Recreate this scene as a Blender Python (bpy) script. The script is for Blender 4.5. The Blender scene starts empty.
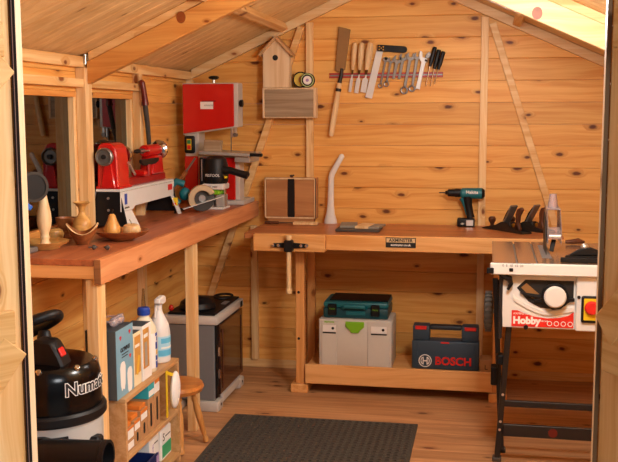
import bpy, bmesh, math, random
from mathutils import Vector, Matrix, Euler
random.seed(7)
PI = math.pi
C = bpy.context.scene.collection

# ------------------------------------------------------------------ colours and materials
def lin(h):
    h = h.lstrip('#')
    out = []
    for i in (0, 2, 4):
        c = int(h[i:i+2], 16) / 255
        out.append(c / 12.92 if c <= .04045 else ((c + .055) / 1.055) ** 2.4)
    return (*out, 1)

class NT:
    def __init__(s, name):
        s.m = bpy.data.materials.new(name); s.m.use_nodes = True
        s.t = s.m.node_tree; s.t.nodes.clear()
        s.out = s.n('ShaderNodeOutputMaterial')
    def n(s, t, **kw):
        x = s.t.nodes.new(t)
        for k, v in kw.items(): setattr(x, k, v)
        return x
    def l(s, a, b): s.t.links.new(a, b)
    def setin(s, sock, v):
        if hasattr(v, 'is_output'): s.l(v, sock)
        else: sock.default_value = v
    def math(s, op, a, b=0.0, c=None):
        x = s.n('ShaderNodeMath', operation=op)
        s.setin(x.inputs[0], a); s.setin(x.inputs[1], b)
        if c is not None: s.setin(x.inputs[2], c)
        return x.outputs[0]
    def mix(s, f, a, b, blend='MIX'):
        x = s.n('ShaderNodeMix', data_type='RGBA', blend_type=blend)
        s.setin(x.inputs['Factor'], f); s.setin(x.inputs['A'], a); s.setin(x.inputs['B'], b)
        return x.outputs['Result']
    def xyz(s, x, y, z):
        c = s.n('ShaderNodeCombineXYZ')
        for i, v in enumerate((x, y, z)): s.setin(c.inputs[i], v)
        return c.outputs[0]
    def noise(s, v, scale=1, detail=3, rough=.55):
        x = s.n('ShaderNodeTexNoise'); s.l(v, x.inputs['Vector'])
        x.inputs['Scale'].default_value = scale; x.inputs['Detail'].default_value = detail
        x.inputs['Roughness'].default_value = rough
        return x.outputs[0]
    def smooth(s, v, a, b, lo=0., hi=1.):
        x = s.n('ShaderNodeMapRange', interpolation_type='SMOOTHSTEP')
        s.setin(x.inputs[0], v)
        for i, k in enumerate((a, b, lo, hi)): x.inputs[1+i].default_value = k
        return x.outputs[0]

def plain(name, col, rough=.5, metal=0., noise=.06, scale=30, coat=0., spec=.5, trans=0., alpha=None, emit=None):
    b = NT(name)
    p = b.n('ShaderNodeBsdfPrincipled')
    tc = b.n('ShaderNodeTexCoord')
    n = b.noise(tc.outputs['Object'], scale, 3)
    c = lin(col)
    d = tuple(x * (1 - noise * 2) for x in c[:3]) + (1,)
    e = tuple(min(1, x * (1 + noise)) for x in c[:3]) + (1,)
    b.l(b.mix(n, d, e), p.inputs['Base Color'])
    p.inputs['Roughness'].default_value = rough
    p.inputs['Metallic'].default_value = metal
    p.inputs['Coat Weight'].default_value = coat
    p.inputs['Specular IOR Level'].default_value = spec
    if trans: p.inputs['Transmission Weight'].default_value = trans
    if alpha is not None: p.inputs['Alpha'].default_value = alpha
    b.l(p.outputs[0], b.out.inputs[0])
    return b.m

def wood(name, light, mid, dark, grain='X', across='Z', plank=None, knots=.55, rough=.5, fine=1., var=.16, off=0.):
    """pine: streaky grain along one axis, swirling round knots; per-board tone when plank (board width) is given"""
    b = NT(name)
    p = b.n('ShaderNodeBsdfPrincipled')
    tc = b.n('ShaderNodeTexCoord'); sx = b.n('ShaderNodeSeparateXYZ'); b.l(tc.outputs['Object'], sx.inputs[0])
    oi = b.n('ShaderNodeObjectInfo')
    ax = {'X': 0, 'Y': 1, 'Z': 2}
    other = [k for k in 'XYZ' if k not in (grain, across)][0]
    rnd = oi.outputs['Random']
    u = sx.outputs[ax[grain]]; v = sx.outputs[ax[across]]; w = sx.outputs[ax[other]]
    if plank:
        idx = b.math('FLOOR', b.math('DIVIDE', b.math('ADD', v, off), plank))
        wn = b.n('ShaderNodeTexWhiteNoise', noise_dimensions='1D'); b.l(idx, wn.inputs['W'])
        pr = wn.outputs['Value']
        u2 = b.math('ADD', u, b.math('MULTIPLY', pr, 37.3))
        v2 = v
    else:
        pr = rnd
        u2 = b.math('ADD', u, b.math('MULTIPLY', rnd, 51.7)); v2 = b.math('ADD', v, b.math('MULTIPLY', rnd, 13.1))
    # knots
    kv = b.xyz(b.math('MULTIPLY', u2, 3.9), b.math('MULTIPLY', v2, 7.9), b.math('MULTIPLY', w, .6))
    vo = b.n('ShaderNodeTexVoronoi', voronoi_dimensions='2D'); b.l(kv, vo.inputs['Vector']); vo.inputs['Scale'].default_value = 1
    dist = vo.outputs['Distance']
    cs = b.n('ShaderNodeSeparateColor'); b.l(vo.outputs['Color'], cs.inputs[0])
    gate = b.math('LESS_THAN', cs.outputs[0], knots)
    size = b.math('MULTIPLY_ADD', cs.outputs[1], .9, .45)
    dn = b.math('DIVIDE', dist, size)
    dn = b.math('ADD', dn, b.math('MULTIPLY', b.math('SUBTRACT', b.noise(kv, 7, 2), .5), .08))
    core = b.math('MULTIPLY', b.smooth(dn, .045, .11, 1, 0), gate)
    halo = b.math('MULTIPLY', b.smooth(dn, .05, .26, 1, 0), gate)
    # grain
    warp = b.noise(b.xyz(b.math('MULTIPLY', u2, 1.3), b.math('MULTIPLY', v2, 5), b.math('MULTIPLY', w, 5)), 1, 2)
    vv = b.math('ADD', b.math('MULTIPLY', v2, 26 * fine), b.math('MULTIPLY', warp, 3.0))
    vv = b.math('ADD', vv, b.math('MULTIPLY', halo, 1.6))
    g1 = b.noise(b.xyz(b.math('MULTIPLY', u2, 1.1), vv, b.math('MULTIPLY', w, 26 * fine)), 1, 3, .6)
    g2 = b.noise(b.xyz(b.math('MULTIPLY', u2, 3), b.math('MULTIPLY', vv, 4.5), b.math('MULTIPLY', w, 110 * fine)), 1, 2)
    g = b.math('ADD', b.math('MULTIPLY', g1, .75), b.math('MULTIPLY', g2, .25))
    gr = b.smooth(g, .34, .68)
    c = b.mix(gr, lin(light), lin(mid))
    c = b.mix(b.math('MULTIPLY', halo, .55), c, b.mix(.4, lin(mid), lin(dark)))
    c = b.mix(b.math('MULTIPLY', core, .92), c, lin(dark))
    tone = b.math('MULTIPLY_ADD', pr, var * 2, 1 - var)
    hs = b.n('ShaderNodeHueSaturation'); b.l(tone, hs.inputs['Value']); b.l(c, hs.inputs['Color'])
    b.l(hs.outputs[0], p.inputs['Base Color'])
    p.inputs['Roughness'].default_value = rough
    p.inputs['Specular IOR Level'].default_value = .35
    bp = b.n('ShaderNodeBump'); bp.inputs['Strength'].default_value = .12; bp.inputs['Distance'].default_value = .002
    b.l(g, bp.inputs['Height']); b.l(bp.outputs[0], p.inputs['Normal'])
    b.l(p.outputs[0], b.out.inputs[0])
    return b.m

M = {}
L_, MI, DK = '#f0b866', '#dd9544', '#5a230c'
PW = .1255
M['wall_x'] = wood('pine_wall_back', L_, MI, DK, 'X', 'Z', PW, .52, var=.10)
M['wall_y'] = wood('pine_wall_side', L_, MI, DK, 'Y', 'Z', PW, .33, var=.12)
M['roof'] = wood('pine_roof', '#ecca90', '#dab074', '#8f5a28', 'X', 'Y', .1, .2, fine=.8, var=.08)
M['floor'] = wood('pine_floor', '#cb9a6c', '#a8754c', '#5d2b12', 'X', 'Y', .12, .35, rough=.42)
M['post_z'] = wood('pine_post', '#f5d5a0', '#dfa865', '#7d4018', 'Z', 'X', None, .25, var=.05)
M['rail_x'] = wood('pine_rail_x', '#f3cd92', '#dba058', '#7d4018', 'X', 'Z', None, .35, var=.06)
M['rail_y'] = wood('pine_rail_y', '#f3cd92', '#dba058', '#7d4018', 'Y', 'Z', None, .35, var=.06)
M['frame_y'] = wood('pine_frame_y', '#eba95c', '#cf8036', '#7d4018', 'Y', 'Z', None, .35, var=.05)
M['raft_o'] = wood('pine_rafter_amber', '#e3a65a', '#c9803a', '#8a4418', 'X', 'Z', None, .4, var=.05)
M['raft'] = wood('pine_rafter', '#efcf9c', '#dfb074', '#93481c', 'X', 'Z', None, .4, var=.05)
M['purl'] = wood('pine_purlin', '#f3cd92', '#d89c55', '#7d4018', 'Y', 'Z', None, .3, var=.05)
M['door'] = wood('pine_door', '#efc993', '#dba766', '#7d4018', 'Z', 'X', .1, .45, var=.04)
M['door_ledge'] = wood('pine_door_ledge', '#e8bd80', '#cf9652', '#8a4a1c', 'X', 'Z', None, .45, var=.04)
M['bench_x'] = wood('bench_beech_x', '#efb878', '#d99650', '#8a4a1c', 'X', 'Z', None, .12, var=.04)
M['bench_top'] = wood('bench_top_brown', '#c98350', '#a75f33', '#6a3515', 'X', 'Y', .11, .1, rough=.38)
M['bench_y'] = wood('bench_beech_y', '#efb878', '#d99650', '#8a4a1c', 'Y', 'Z', None, .12, var=.04)
M['bench_z'] = wood('bench_beech_z', '#e9ab68', '#cf8a48', '#8a4a1c', 'Z', 'X', None, .15, var=.04)
M['side_top'] = wood('side_bench_top_red_brown', '#bf7248', '#9e5535', '#5d2b12', 'Y', 'X', .15, .1, rough=.4)
M['side_apron'] = wood('side_bench_apron', '#dc9a68', '#c57a48', '#8a4a1c', 'Y', 'Z', None, .08, var=.03)
M['endgrain'] = wood('dark_end_grain', '#9a6a42', '#7a4e2e', '#4a2a16', 'X', 'Z', None, .1)
M['pale'] = wood('pale_turned_wood', '#efd2a4', '#d9ae76', '#8a5a2c', 'Z', 'X', None, .08, var=.05)
M['yellow_wood'] = wood('yellow_turned_wood', '#ddab62', '#bf8440', '#70401c', 'X', 'Y', None, .2, var=.05, rough=.35)
M['brown_wood'] = wood('brown_turned_wood', '#a8683a', '#7d4724', '#3f2010', 'X', 'Y', None, .15, var=.05, rough=.33)
M['dark_wood'] = wood('rosewood', '#6b3d24', '#47271a', '#25120c', 'Z', 'X', None, .05, rough=.35)
M['bird'] = wood('birdhouse_cedar', '#efd4ae', '#dab687', '#8a5a2c', 'Z', 'X', None, .05, var=.03)
M['bird_roof'] = wood('birdhouse_roof', '#d2a878', '#b98c5c', '#6a4020', 'Z', 'Y', None, .05, var=.03)
M['trough'] = wood('weathered_grey_board', '#b8a286', '#957d60', '#5a4232', 'X', 'Z', None, .12, var=.05)
M['case_wood'] = wood('case_brown_panel', '#c08a58', '#a87044', '#6a3a1c', 'X', 'Z', None, .0, var=.04, fine=.5)
M['stool'] = wood('varnished_stool', '#cf8744', '#b0682e', '#6a3315', 'X', 'Y', None, .05, var=.04, rough=.28)
M['stool_leg'] = wood('varnished_stool_leg', '#e0a462', '#c98643', '#6a3315', 'Z', 'X', None, .03, var=.04, rough=.28)
M['shelfwood'] = wood('plywood_shelf', '#cda171', '#b5854f', '#70451f', 'Y', 'Z', None, .03, var=.03)
M['red'] = plain('red_enamel', '#c8140f', .3, noise=.03, coat=.3)
M['red_dark'] = plain('dark_red_enamel', '#9c1411', .35, noise=.05)
M['red_rail'] = plain('red_rail', '#b23a33', .4)
M['white'] = plain('white_enamel', '#dededa', .35, noise=.02)
M['white_plastic'] = plain('white_plastic', '#e2deda', .4, noise=.02)
M['grey_plastic'] = plain('light_grey_plastic', '#d3cec5', .5, noise=.02)
M['silver'] = plain('brushed_aluminium', '#d5d3ce', .32, metal=.85, noise=.04)
M['chrome'] = plain('chrome', '#c9c9cb', .14, metal=1., noise=.01)
M['steel'] = plain('tool_steel', '#8b8782', .38, metal=.7, noise=.05)
M['iron'] = plain('dark_iron', '#3a3632', .45, metal=.6, noise=.1)
M['cast'] = plain('cast_grey', '#8f8d8a', .4, metal=.5, noise=.05)
M['sawtop'] = plain('ground_aluminium_table', '#b9a08c', .22, metal=.75, noise=.03)
M['black'] = plain('black_plastic', '#121214', .45, noise=.08, spec=.3)
M['black_gloss'] = plain('glossy_black_plastic', '#08080a', .2, noise=.05, spec=.3)
M['rubber'] = plain('black_rubber', '#4a453f', .62, noise=.12, scale=80)
M['blk_steel'] = plain('black_painted_steel', '#1d1c1e', .4, noise=.08)
M['dgrey'] = plain('dark_grey_plastic', '#55565a', .45, noise=.04)
M['mgrey'] = plain('mid_grey_panel', '#77797c', .4, noise=.04)
M['teal'] = plain('teal_plastic', '#0f6d78', .4, noise=.05)
M['teal_d'] = plain('dark_teal_plastic', '#0a4852', .45, noise=.05)
M['navy'] = plain('dark_navy_plastic', '#304556', .45, noise=.04)
M['navy_d'] = plain('navy_black_plastic', '#202c37', .45, noise=.04)
M['lime'] = plain('lime_green_plastic', '#7fc021', .4, noise=.03)
M['green'] = plain('green_plastic', '#1f8a4c', .4)
M['blue'] = plain('blue_plastic', '#1a45a8', .4)
M['blue_d'] = plain('dark_blue_plastic', '#16275e', .4)
M['yellow'] = plain('yellow_plastic', '#e9c51e', .45)
M['orange'] = plain('orange_card', '#dd7d2a', .6)
M['tan_metal'] = plain('champagne_guard', '#b59c78', .35, metal=.4, noise=.04)
M['paper'] = plain('white_label', '#f0ede8', .6, noise=.02)
M['ink'] = plain('black_ink', '#151515', .6)
M['red_ink'] = plain('red_ink', '#d9241c', .5)
M['boxblue'] = plain('blue_carton', '#7ca9bf', .5, noise=.03)
M['boxdark'] = plain('charcoal_carton', '#3f474d', .55, noise=.04)
M['boxtan'] = plain('tan_picture', '#d59a4a', .5, noise=.15)
M['boxcream'] = plain('cream_carton', '#efe0b8', .55, noise=.04)
M['cardboard'] = plain('brown_cardboard', '#b88a5c', .7, noise=.05)
M['glue'] = plain('cream_glue_bottle', '#e6dcc0', .35, noise=.03)
M['lilac'] = plain('lilac_carton', '#a892c4', .55, noise=.03)
M['mint'] = plain('green_carton_band', '#3aa873', .55, noise=.03)
M['sky'] = plain('light_blue_label', '#5fb7dd', .5, noise=.03)
M['slate'] = plain('dark_slate', '#4a443f', .6, noise=.08)
M['greystone'] = plain('grey_stone', '#8f897e', .65, noise=.08)
M['brass'] = plain('brass', '#c9a24a', .3, metal=.9)
M['skyblue_metal'] = plain('bright_blue_metal', '#2b6fd0', .3, noise=.03)
M['glossbrown'] = plain('glossy_brown_door', '#3b211a', .12, noise=.08, scale=4, coat=.6)
M['oxblood'] = plain('oxblood_handle', '#6a1512', .3, noise=.08, coat=.3)
M['gap'] = plain('door_gap_shade', '#1b0b08', .8)  # near-black strip painting the shade in the gap between leaf and jamb
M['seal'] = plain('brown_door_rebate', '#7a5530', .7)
M['apple'] = wood('apple_wood', '#e6c493', '#c99a63', '#7a4a24', 'Z', 'X', None, .05, rough=.3)
M['pear'] = wood('pear_wood', '#e0a85c', '#b97a38', '#7a4a24', 'Z', 'X', None, .1, rough=.3)
M['silver_paint'] = plain('silver_paint', '#cfcbc4', .38, metal=.15, noise=.03)
M['cast_light'] = plain('light_cast_metal', '#b5b1aa', .35, metal=.3, noise=.04)
M['lilac_grey'] = plain('dusky_window_print', '#7f6a70', .5)
M['yellow_card'] = plain('yellow_print', '#e8b93c', .5)
M['pale_sky'] = plain('pale_blue_print', '#a9d8ee', .5)
M['teal_pack'] = plain('turquoise_card', '#2aa7b4', .5)
M['grey_drum'] = plain('pale_grey_drum', '#bcbcb8', .3, noise=.03)
M['label_red'] = plain('red_saw_label', '#dd2a1f', .4, noise=.02)
M['tyre'] = plain('grey_tyre', '#6d6f70', .6, noise=.1)
M['mat_base'] = plain('mat_underside', '#120f0d', .8)
M['knot'] = plain('orange_knot', '#9c4f1e', .5, noise=.25, scale=45)
M['plate_cream'] = plain('pale_brass_plate', '#e2c191', .5, noise=.03)
M['tape_yellow'] = plain('yellow_tape_core', '#dcc456', .5)
M['jamb'] = wood('pine_jamb', '#f6e0c2', '#ebc99c', '#8a4a1c', 'Z', 'X', None, .2, var=.02)
M['seal_line'] = plain('pinkish_seal_edge', '#a98478', .7)
M['bronze'] = plain('brown_patina_blade', '#9a7446', .45, metal=.35, noise=.08)
M['pale_steel'] = plain('pale_satin_steel', '#dcdad6', .4, metal=.35, noise=.03)
M['dark_ferrule'] = plain('dark_brass_ferrule', '#7a5a34', .35, metal=.7)
M['tape_green'] = plain('pale_green_ring', '#c3d28a', .5)
M['patio'] = plain('paving', '#9a968e', .8, noise=.1, scale=6)
M['paint_out'] = plain('outer_cladding', '#a5764a', .7, noise=.1)

def clear(name, tint, gl=.25, rough=.05, milk=0.):
    b = NT(name)
    t = b.n('ShaderNodeBsdfTransparent'); t.inputs[0].default_value = lin(tint)
    g = b.n('ShaderNodeBsdfGlossy'); g.inputs['Roughness'].default_value = rough
    lw = b.n('ShaderNodeLayerWeight'); lw.inputs[0].default_value = gl
    n = b.noise(b.n('ShaderNodeTexCoord').outputs['Object'], 20, 2)
    f = b.math('MULTIPLY_ADD', n, .06, lw.outputs['Fresnel'])
    m = b.n('ShaderNodeMixShader'); b.l(f, m.inputs[0]); b.l(t.outputs[0], m.inputs[1]); b.l(g.outputs[0], m.inputs[2])
    if milk:
        df = b.n('ShaderNodeBsdfDiffuse'); df.inputs[0].default_value = lin('#efe6ea')
        m2 = b.n('ShaderNodeMixShader'); m2.inputs[0].default_value = milk
        b.l(m.outputs[0], m2.inputs[1]); b.l(df.outputs[0], m2.inputs[2]); m = m2
    b.l(m.outputs[0], b.out.inputs[0]); return b.m
M['clear'] = clear('clear_plastic', '#f2eaec', .22, .2, .22)
M['clear_cream'] = clear('translucent_spout', '#e6dfc8', .3, .2)
M['window'] = clear('window_glass_dark_outside', '#2c2a26', .42, .015)  # dark glass colour stands in for the darkness outdoors

# ------------------------------------------------------------------ mesh building
class MB:
    def __init__(s): s.v = []; s.f = []; s.m = []; s.mats = []
    def mi(s, m):
        if isinstance(m, str): m = M[m]
        if m not in s.mats: s.mats.append(m)
        return s.mats.index(m)
    def add(s, bm, m, X=None):
        i = s.mi(m); o = len(s.v); bm.verts.index_update()
        for v in bm.verts: s.v.append((X @ v.co) if X is not None else v.co.copy())
        for f in bm.faces: s.f.append([o + v.index for v in f.verts]); s.m.append(i)
        bm.free(); return s
    def raw(s, vs, fs, m):
        i = s.mi(m); o = len(s.v); s.v += [Vector(v) for v in vs]
        for f in fs: s.f.append([o + k for k in f]); s.m.append(i)
        return s
    def box(s, x0, x1, y0, y1, z0, z1, m, bev=0., X=None, seg=1):
        bm = bmesh.new(); bmesh.ops.create_cube(bm, size=1)
        for v in bm.verts: v.co = Vector(((x0+x1)/2 + v.co.x*(x1-x0), (y0+y1)/2 + v.co.y*(y1-y0), (z0+z1)/2 + v.co.z*(z1-z0)))
        if bev: bmesh.ops.bevel(bm, geom=list(bm.edges), offset=bev, segments=seg, affect='EDGES', profile=.5)
        return s.add(bm, m, X)
    def bar(s, p0, p1, w, d, m, up=(0, 0, 1), bev=0.):
        """rectangular bar from p0 to p1; w across, d along 'up'"""
        p0, p1 = Vector(p0), Vector(p1); t = (p1-p0).normalized(); L = (p1-p0).length
        up = Vector(up); a = t.cross(up)
        if a.length < 1e-4: a = t.cross(Vector((0, 1, 0)))
        a.normalize(); u = a.cross(t)
        X = Matrix((( t.x, a.x, u.x, (p0.x+p1.x)/2), (t.y, a.y, u.y, (p0.y+p1.y)/2), (t.z, a.z, u.z, (p0.z+p1.z)/2), (0, 0, 0, 1)))
        return s.box(-L/2, L/2, -w/2, w/2, -d/2, d/2, m, bev, X)
    def frame(s, p0, axis):
        t = Vector(axis).normalized(); a = t.orthogonal().normalized(); u = t.cross(a)
        return Matrix(((a.x, u.x, t.x, p0[0]), (a.y, u.y, t.y, p0[1]), (a.z, u.z, t.z, p0[2]), (0, 0, 0, 1)))
    def lathe(s, prof, m, loc=(0, 0, 0), axis=(0, 0, 1), seg=24, sx=1., sy=1.):
        """profile [(r, h)] turned about the axis; r = 0 closes"""
        X = s.frame(loc, axis); vs = []; fs = []; rings = []
        for r, h in prof:
            if r < 1e-6: rings.append([len(vs)]); vs.append(X @ Vector((0, 0, h)))
            else:
                rings.append(list(range(len(vs), len(vs)+seg)))
                for k in range(seg):
                    a = 2*PI*k/seg; vs.append(X @ Vector((r*sx*math.cos(a), r*sy*math.sin(a), h)))
        for A, B in zip(rings, rings[1:]):
            for k in range(seg):
                k2 = (k+1) % seg
                if len(A) == 1 and len(B) == 1: break
                if len(A) == 1: fs.append([A[0], B[k], B[k2]][::-1])
                elif len(B) == 1: fs.append([A[k], A[k2], B[0]])
                else: fs.append([A[k], A[k2], B[k2], B[k]])
        return s.raw(vs, fs, m)
    def cyl(s, p0, p1, r, m, r1=None, seg=20, ch=0.):
        p0, p1 = Vector(p0), Vector(p1); L = (p1-p0).length; r1 = r if r1 is None else r1
        if ch: pr = [(0, 0), (r-ch, 0), (r, ch), (r1, L-ch), (r1-ch, L), (0, L)]
        else: pr = [(0, 0), (r, 0), (r1, L), (0, L)]
        return s.lathe(pr, m, p0, p1-p0, seg)
    def tube(s, pts, r, m, seg=10, closed=False, flat=1., up=None):
        pts = [Vector(p) for p in pts]; n = len(pts); vs = []; fs = []
        rs = r if isinstance(r, (list, tuple)) else [r]*n
        prev = None
        for i, p in enumerate(pts):
            if closed: t = pts[(i+1) % n]-pts[i-1]
            else: t = pts[min(i+1, n-1)]-pts[max(i-1, 0)]
            t.normalize()
            if up is not None: a = Vector(up) - t*t.dot(Vector(up)); a.normalize()
            elif prev is None: a = t.orthogonal().normalized()
            else: a = (prev - t*prev.dot(t)).normalized()
            prev = a; b = t.cross(a)
            for k in range(seg):
                q = 2*PI*k/seg; vs.append(p + a*math.cos(q)*rs[i]*flat + b*math.sin(q)*rs[i])
        for i in range(n if closed else n-1):
            j = (i+1) % n
            for k in range(seg):
                k2 = (k+1) % seg; fs.append([i*seg+k, i*seg+k2, j*seg+k2, j*seg+k])
        if not closed: fs.append(list(range(seg))[::-1]); fs.append([(n-1)*seg+k for k in range(seg)])
        return s.raw(vs, fs, m)
    def prism(s, poly, o, ux, uy, depth, m, bev=0.):
        """2D outline on the plane (o, ux, uy), extruded along ux x uy by depth"""
        ux, uy, o = Vector(ux).normalized(), Vector(uy).normalized(), Vector(o); n = ux.cross(uy)
        bm = bmesh.new()
        f = bm.faces.new([bm.verts.new(o + ux*a + uy*b) for a, b in poly]); bm.normal_update()
        if f.normal.dot(n) > 0: f.normal_flip()
        r = bmesh.ops.extrude_face_region(bm, geom=[f])
        bmesh.ops.translate(bm, verts=[e for e in r['geom'] if isinstance(e, bmesh.types.BMVert)], vec=n*depth)
        bmesh.ops.recalc_face_normals(bm, faces=list(bm.faces))
        if bev: bmesh.ops.bevel(bm, geom=list(bm.edges), offset=bev, segments=1, affect='EDGES', profile=.5)
        return s.add(bm, m)
    def ball(s, c, r, m, seg=16, X=None):
        bm = bmesh.new(); bmesh.ops.create_uvsphere(bm, u_segments=seg, v_segments=seg//2+2, radius=1)
        r = (r, r, r) if isinstance(r, (int, float)) else r
        for v in bm.verts: v.co = Vector((v.co.x*r[0]+c[0], v.co.y*r[1]+c[1], v.co.z*r[2]+c[2]))
        return s.add(bm, m, X)
    def build(s, name, parent=None, loc=None):
        """links ONE mesh object; parts are stored in their thing's own frame"""
        me = bpy.data.meshes.new(name)
        if parent is not None: W = WM[parent.name]
        elif loc is not None: W = Matrix.Translation(loc)
        else: W = Matrix.Identity(4)
        Wi = W.inverted()
        me.from_pydata([Wi @ v for v in s.v], [], s.f)
        for m in s.mats: me.materials.append(m)
        me.polygons.foreach_set('material_index', s.m)
        me.polygons.foreach_set('use_smooth', [True]*len(s.f))
        me.update(); me.set_sharp_from_angle(angle=math.radians(34))
        o = bpy.data.objects.new(name, me); C.objects.link(o)
        if parent is not None: o.parent = parent
        elif loc is not None: o.location = loc
        WM[o.name] = W
        return o
WM = {}
def thing(name, label, cat, loc, rotz=0., group=None):
    o = bpy.data.objects.new(name, None); C.objects.link(o); o.empty_display_size = .05
    o.location = loc; o.rotation_euler = (0, 0, rotz)
    o['label'] = label; o['category'] = cat
    if group: o['group'] = group
    WM[o.name] = Matrix.Translation(loc) @ Matrix.Rotation(rotz, 4, 'Z')
    return o
def tag(o, label, cat, group=None):
    o['label'] = label; o['category'] = cat
    if group: o['group'] = group
    return o
def struct(name, mb):
    o = mb.build(name); o['kind'] = 'structure'; return o

def text_mb(body, size, m, fn, ext=.0006, bold=0., mb=None):
    """lettering as a mesh: fn maps (x, y, z) of the flat text to the world"""
    cu = bpy.data.curves.new('t', 'FONT'); cu.body = body; cu.size = size; cu.extrude = ext
    cu.align_x = 'CENTER'; cu.align_y = 'CENTER'; cu.offset = bold; cu.resolution_u = 3
    t = bpy.data.objects.new('t', cu); C.objects.link(t)
    dg = bpy.context.evaluated_depsgraph_get()
    me = bpy.data.meshes.new_from_object(t.evaluated_get(dg))
    mb = mb or MB()
    mb.raw([fn(*v.co) for v in me.vertices], [list(p.vertices) for p in me.polygons], m)
    bpy.data.objects.remove(t); bpy.data.curves.remove(cu); bpy.data.meshes.remove(me)
    return mb
def plane(o, ux, uy):
    o, ux, uy = Vector(o), Vector(ux).normalized(), Vector(uy).normalized(); n = ux.cross(uy)
    return lambda x, y, z: o + ux*x + uy*y + n*z
FR = ((1, 0, 0), (0, 0, 1))       # facing the camera (towards -Y)
SD = ((0, 1, 0), (0, 0, 1))       # facing +X
def text(name, body, size, m, parent, o, u=FR, **k): return text_mb(body, size, m, plane(o, *u), **k).build(name, parent)

# ------------------------------------------------------------------ the setting
W, ZE, S = 2.5754, 1.8246, .4547
RX = W/2; ZR = ZE + S*RX; YF = -3.4
def roofz(x): return ZE + S*min(x, W-x)

def clip(mb_args, planes, m, mb):
    """a bevelled box cut by planes (co, normal), keeping the side the normal points away from"""
    x0, x1, y0, y1, z0, z1, bev = mb_args
    bm = bmesh.new(); bmesh.ops.create_cube(bm, size=1)
    for v in bm.verts: v.co = Vector(((x0+x1)/2 + v.co.x*(x1-x0), (y0+y1)/2 + v.co.y*(y1-y0), (z0+z1)/2 + v.co.z*(z1-z0)))
    if bev: bmesh.ops.bevel(bm, geom=list(bm.edges), offset=bev, segments=1, affect='EDGES', profile=.5)
    for co, no in planes:
        bmesh.ops.bisect_plane(bm, geom=list(bm.verts)+list(bm.edges)+list(bm.faces), plane_co=co, plane_no=no, clear_outer=True)
        es = [e for e in bm.edges if e.is_boundary]
        if es: bmesh.ops.holes_fill(bm, edges=es)
    if len(bm.verts): mb.add(bm, m)
    else: bm.free()

# ground, floor
struct('ground', MB().box(-12, 14, -16, 12, -.16, -.06, 'patio'))
f = MB(); n = 29
for k in range(30):
    y = -.0 - k*.12
    f.box(-.02, W+.02, y-.12+.0006, y-.0006, -.06, 0, 'floor', .0012)
struct('floor', f)

# back wall: tongue and groove boards cut to the gable
b = MB(); gp = [((0, 0, ZE+.02), (-S, 0, 1)), ((W, 0, ZE+.02), (S, 0, 1))]
for k in range(20):
    z = k*PW
    if z > ZR: break
    clip((-.02, W+.02, 0, .02, z+.0004, z+PW-.0004, .003), gp, 'wall_x', b)
struct('wall_back', b)
# side walls
def side_planks(mb, x0, x1, y0, y1, z0, z1):
    k = 0
    while k*PW < z1:
        a, c = max(k*PW+.0004, z0), min((k+1)*PW-.0004, z1)
        if c - a > .01: mb.box(x0, x1, y0, y1, a, c, 'wall_y', .003)
        k += 1
WIN = [(-2.43, -1.625), (-1.552, -.934)]; WZ0, WZ1 = 1.065, 1.67
b = MB()
side_planks(b, -.02, 0, YF, 0, 0, WZ0); side_planks(b, -.02, 0, YF, 0, WZ1, ZE+.005)
side_planks(b, -.02, 0, YF, WIN[0][0], WZ0, WZ1); side_planks(b, -.02, 0, WIN[0][1], WIN[1][0], WZ0, WZ1); side_planks(b, -.02, 0, WIN[1][1], 0, WZ0, WZ1)
struct('wall_left', b)
b = MB(); side_planks(b, W, W+.02, YF, 0, 0, ZE+.005); struct('wall_right', b)
# front wall with its wide doorway
JL, JR, JH = .665, 2.072, 1.98
b = MB()
for x0, x1, z0, z1 in ((-.02, JL-.0145, 0, 2.5), (JR+.0105, W+.02, 0, 2.5), (JL-.0145, JR+.0105, JH+.02, 2.5)):
    k = 0
    while k*PW < z1:
        a, c = max(k*PW+.0004, z0), (k+1)*PW-.0004
        if c > a+.005: clip((x0, x1, YF-.02, YF, a, c, .003), gp, 'wall_x', b)
        k += 1
struct('wall_front', b)
b = MB(); b.box(JL-.014, JL, YF-.03, YF, 0, JH, 'jamb', .0008); b.box(JR, JR+.010, YF-.03, YF, 0, JH, 'jamb', .0008)
b.box(JL-.014, JR+.010, YF-.03, YF, JH+.0005, JH+.0195, 'rail_x')
struct('trim_1', b)
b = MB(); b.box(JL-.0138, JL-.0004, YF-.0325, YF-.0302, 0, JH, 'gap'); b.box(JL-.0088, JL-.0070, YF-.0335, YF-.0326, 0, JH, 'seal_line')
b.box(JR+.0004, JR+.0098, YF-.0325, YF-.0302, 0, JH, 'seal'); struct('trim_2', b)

# door leaves standing open at 120 degrees, inner faces to the camera
def leaf(name, hx, sgn):
    b = MB(); a = math.radians(60); w = .70
    u = Vector((sgn*math.cos(a), -math.sin(a), 0)); v = Vector((sgn*math.sin(a), math.cos(a), 0))
    X = Matrix(((u.x, v.x, 0, hx), (u.y, v.y, 0, YF-.036), (0, 0, 1, 0), (0, 0, 0, 1)))
    for k in range(7): b.box(k*.1+.0004, (k+1)*.1-.0004, 0, .02, .02, JH-.02, 'door', .002)
    o = struct(name, b)
    for z in (.22, 1.032, 1.748): MB().box(.026, .69, -.02, -.0003, z-.043, z+.043, 'door_ledge', .003).build('ledge', o)
    for z0, z1 in ((.265, .985), (1.079, 1.70)): MB().bar((.03, -.011, z0 if sgn > 0 else z1), (.66, -.011, z1 if sgn > 0 else z0), .085, .021, 'door_ledge', (0, 1, 0), .003).build('brace', o)
    o.matrix_world = X
    return o
leaf('door_1', JL-.0145, -1); leaf('door_2', JR+.0105, 1)

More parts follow.
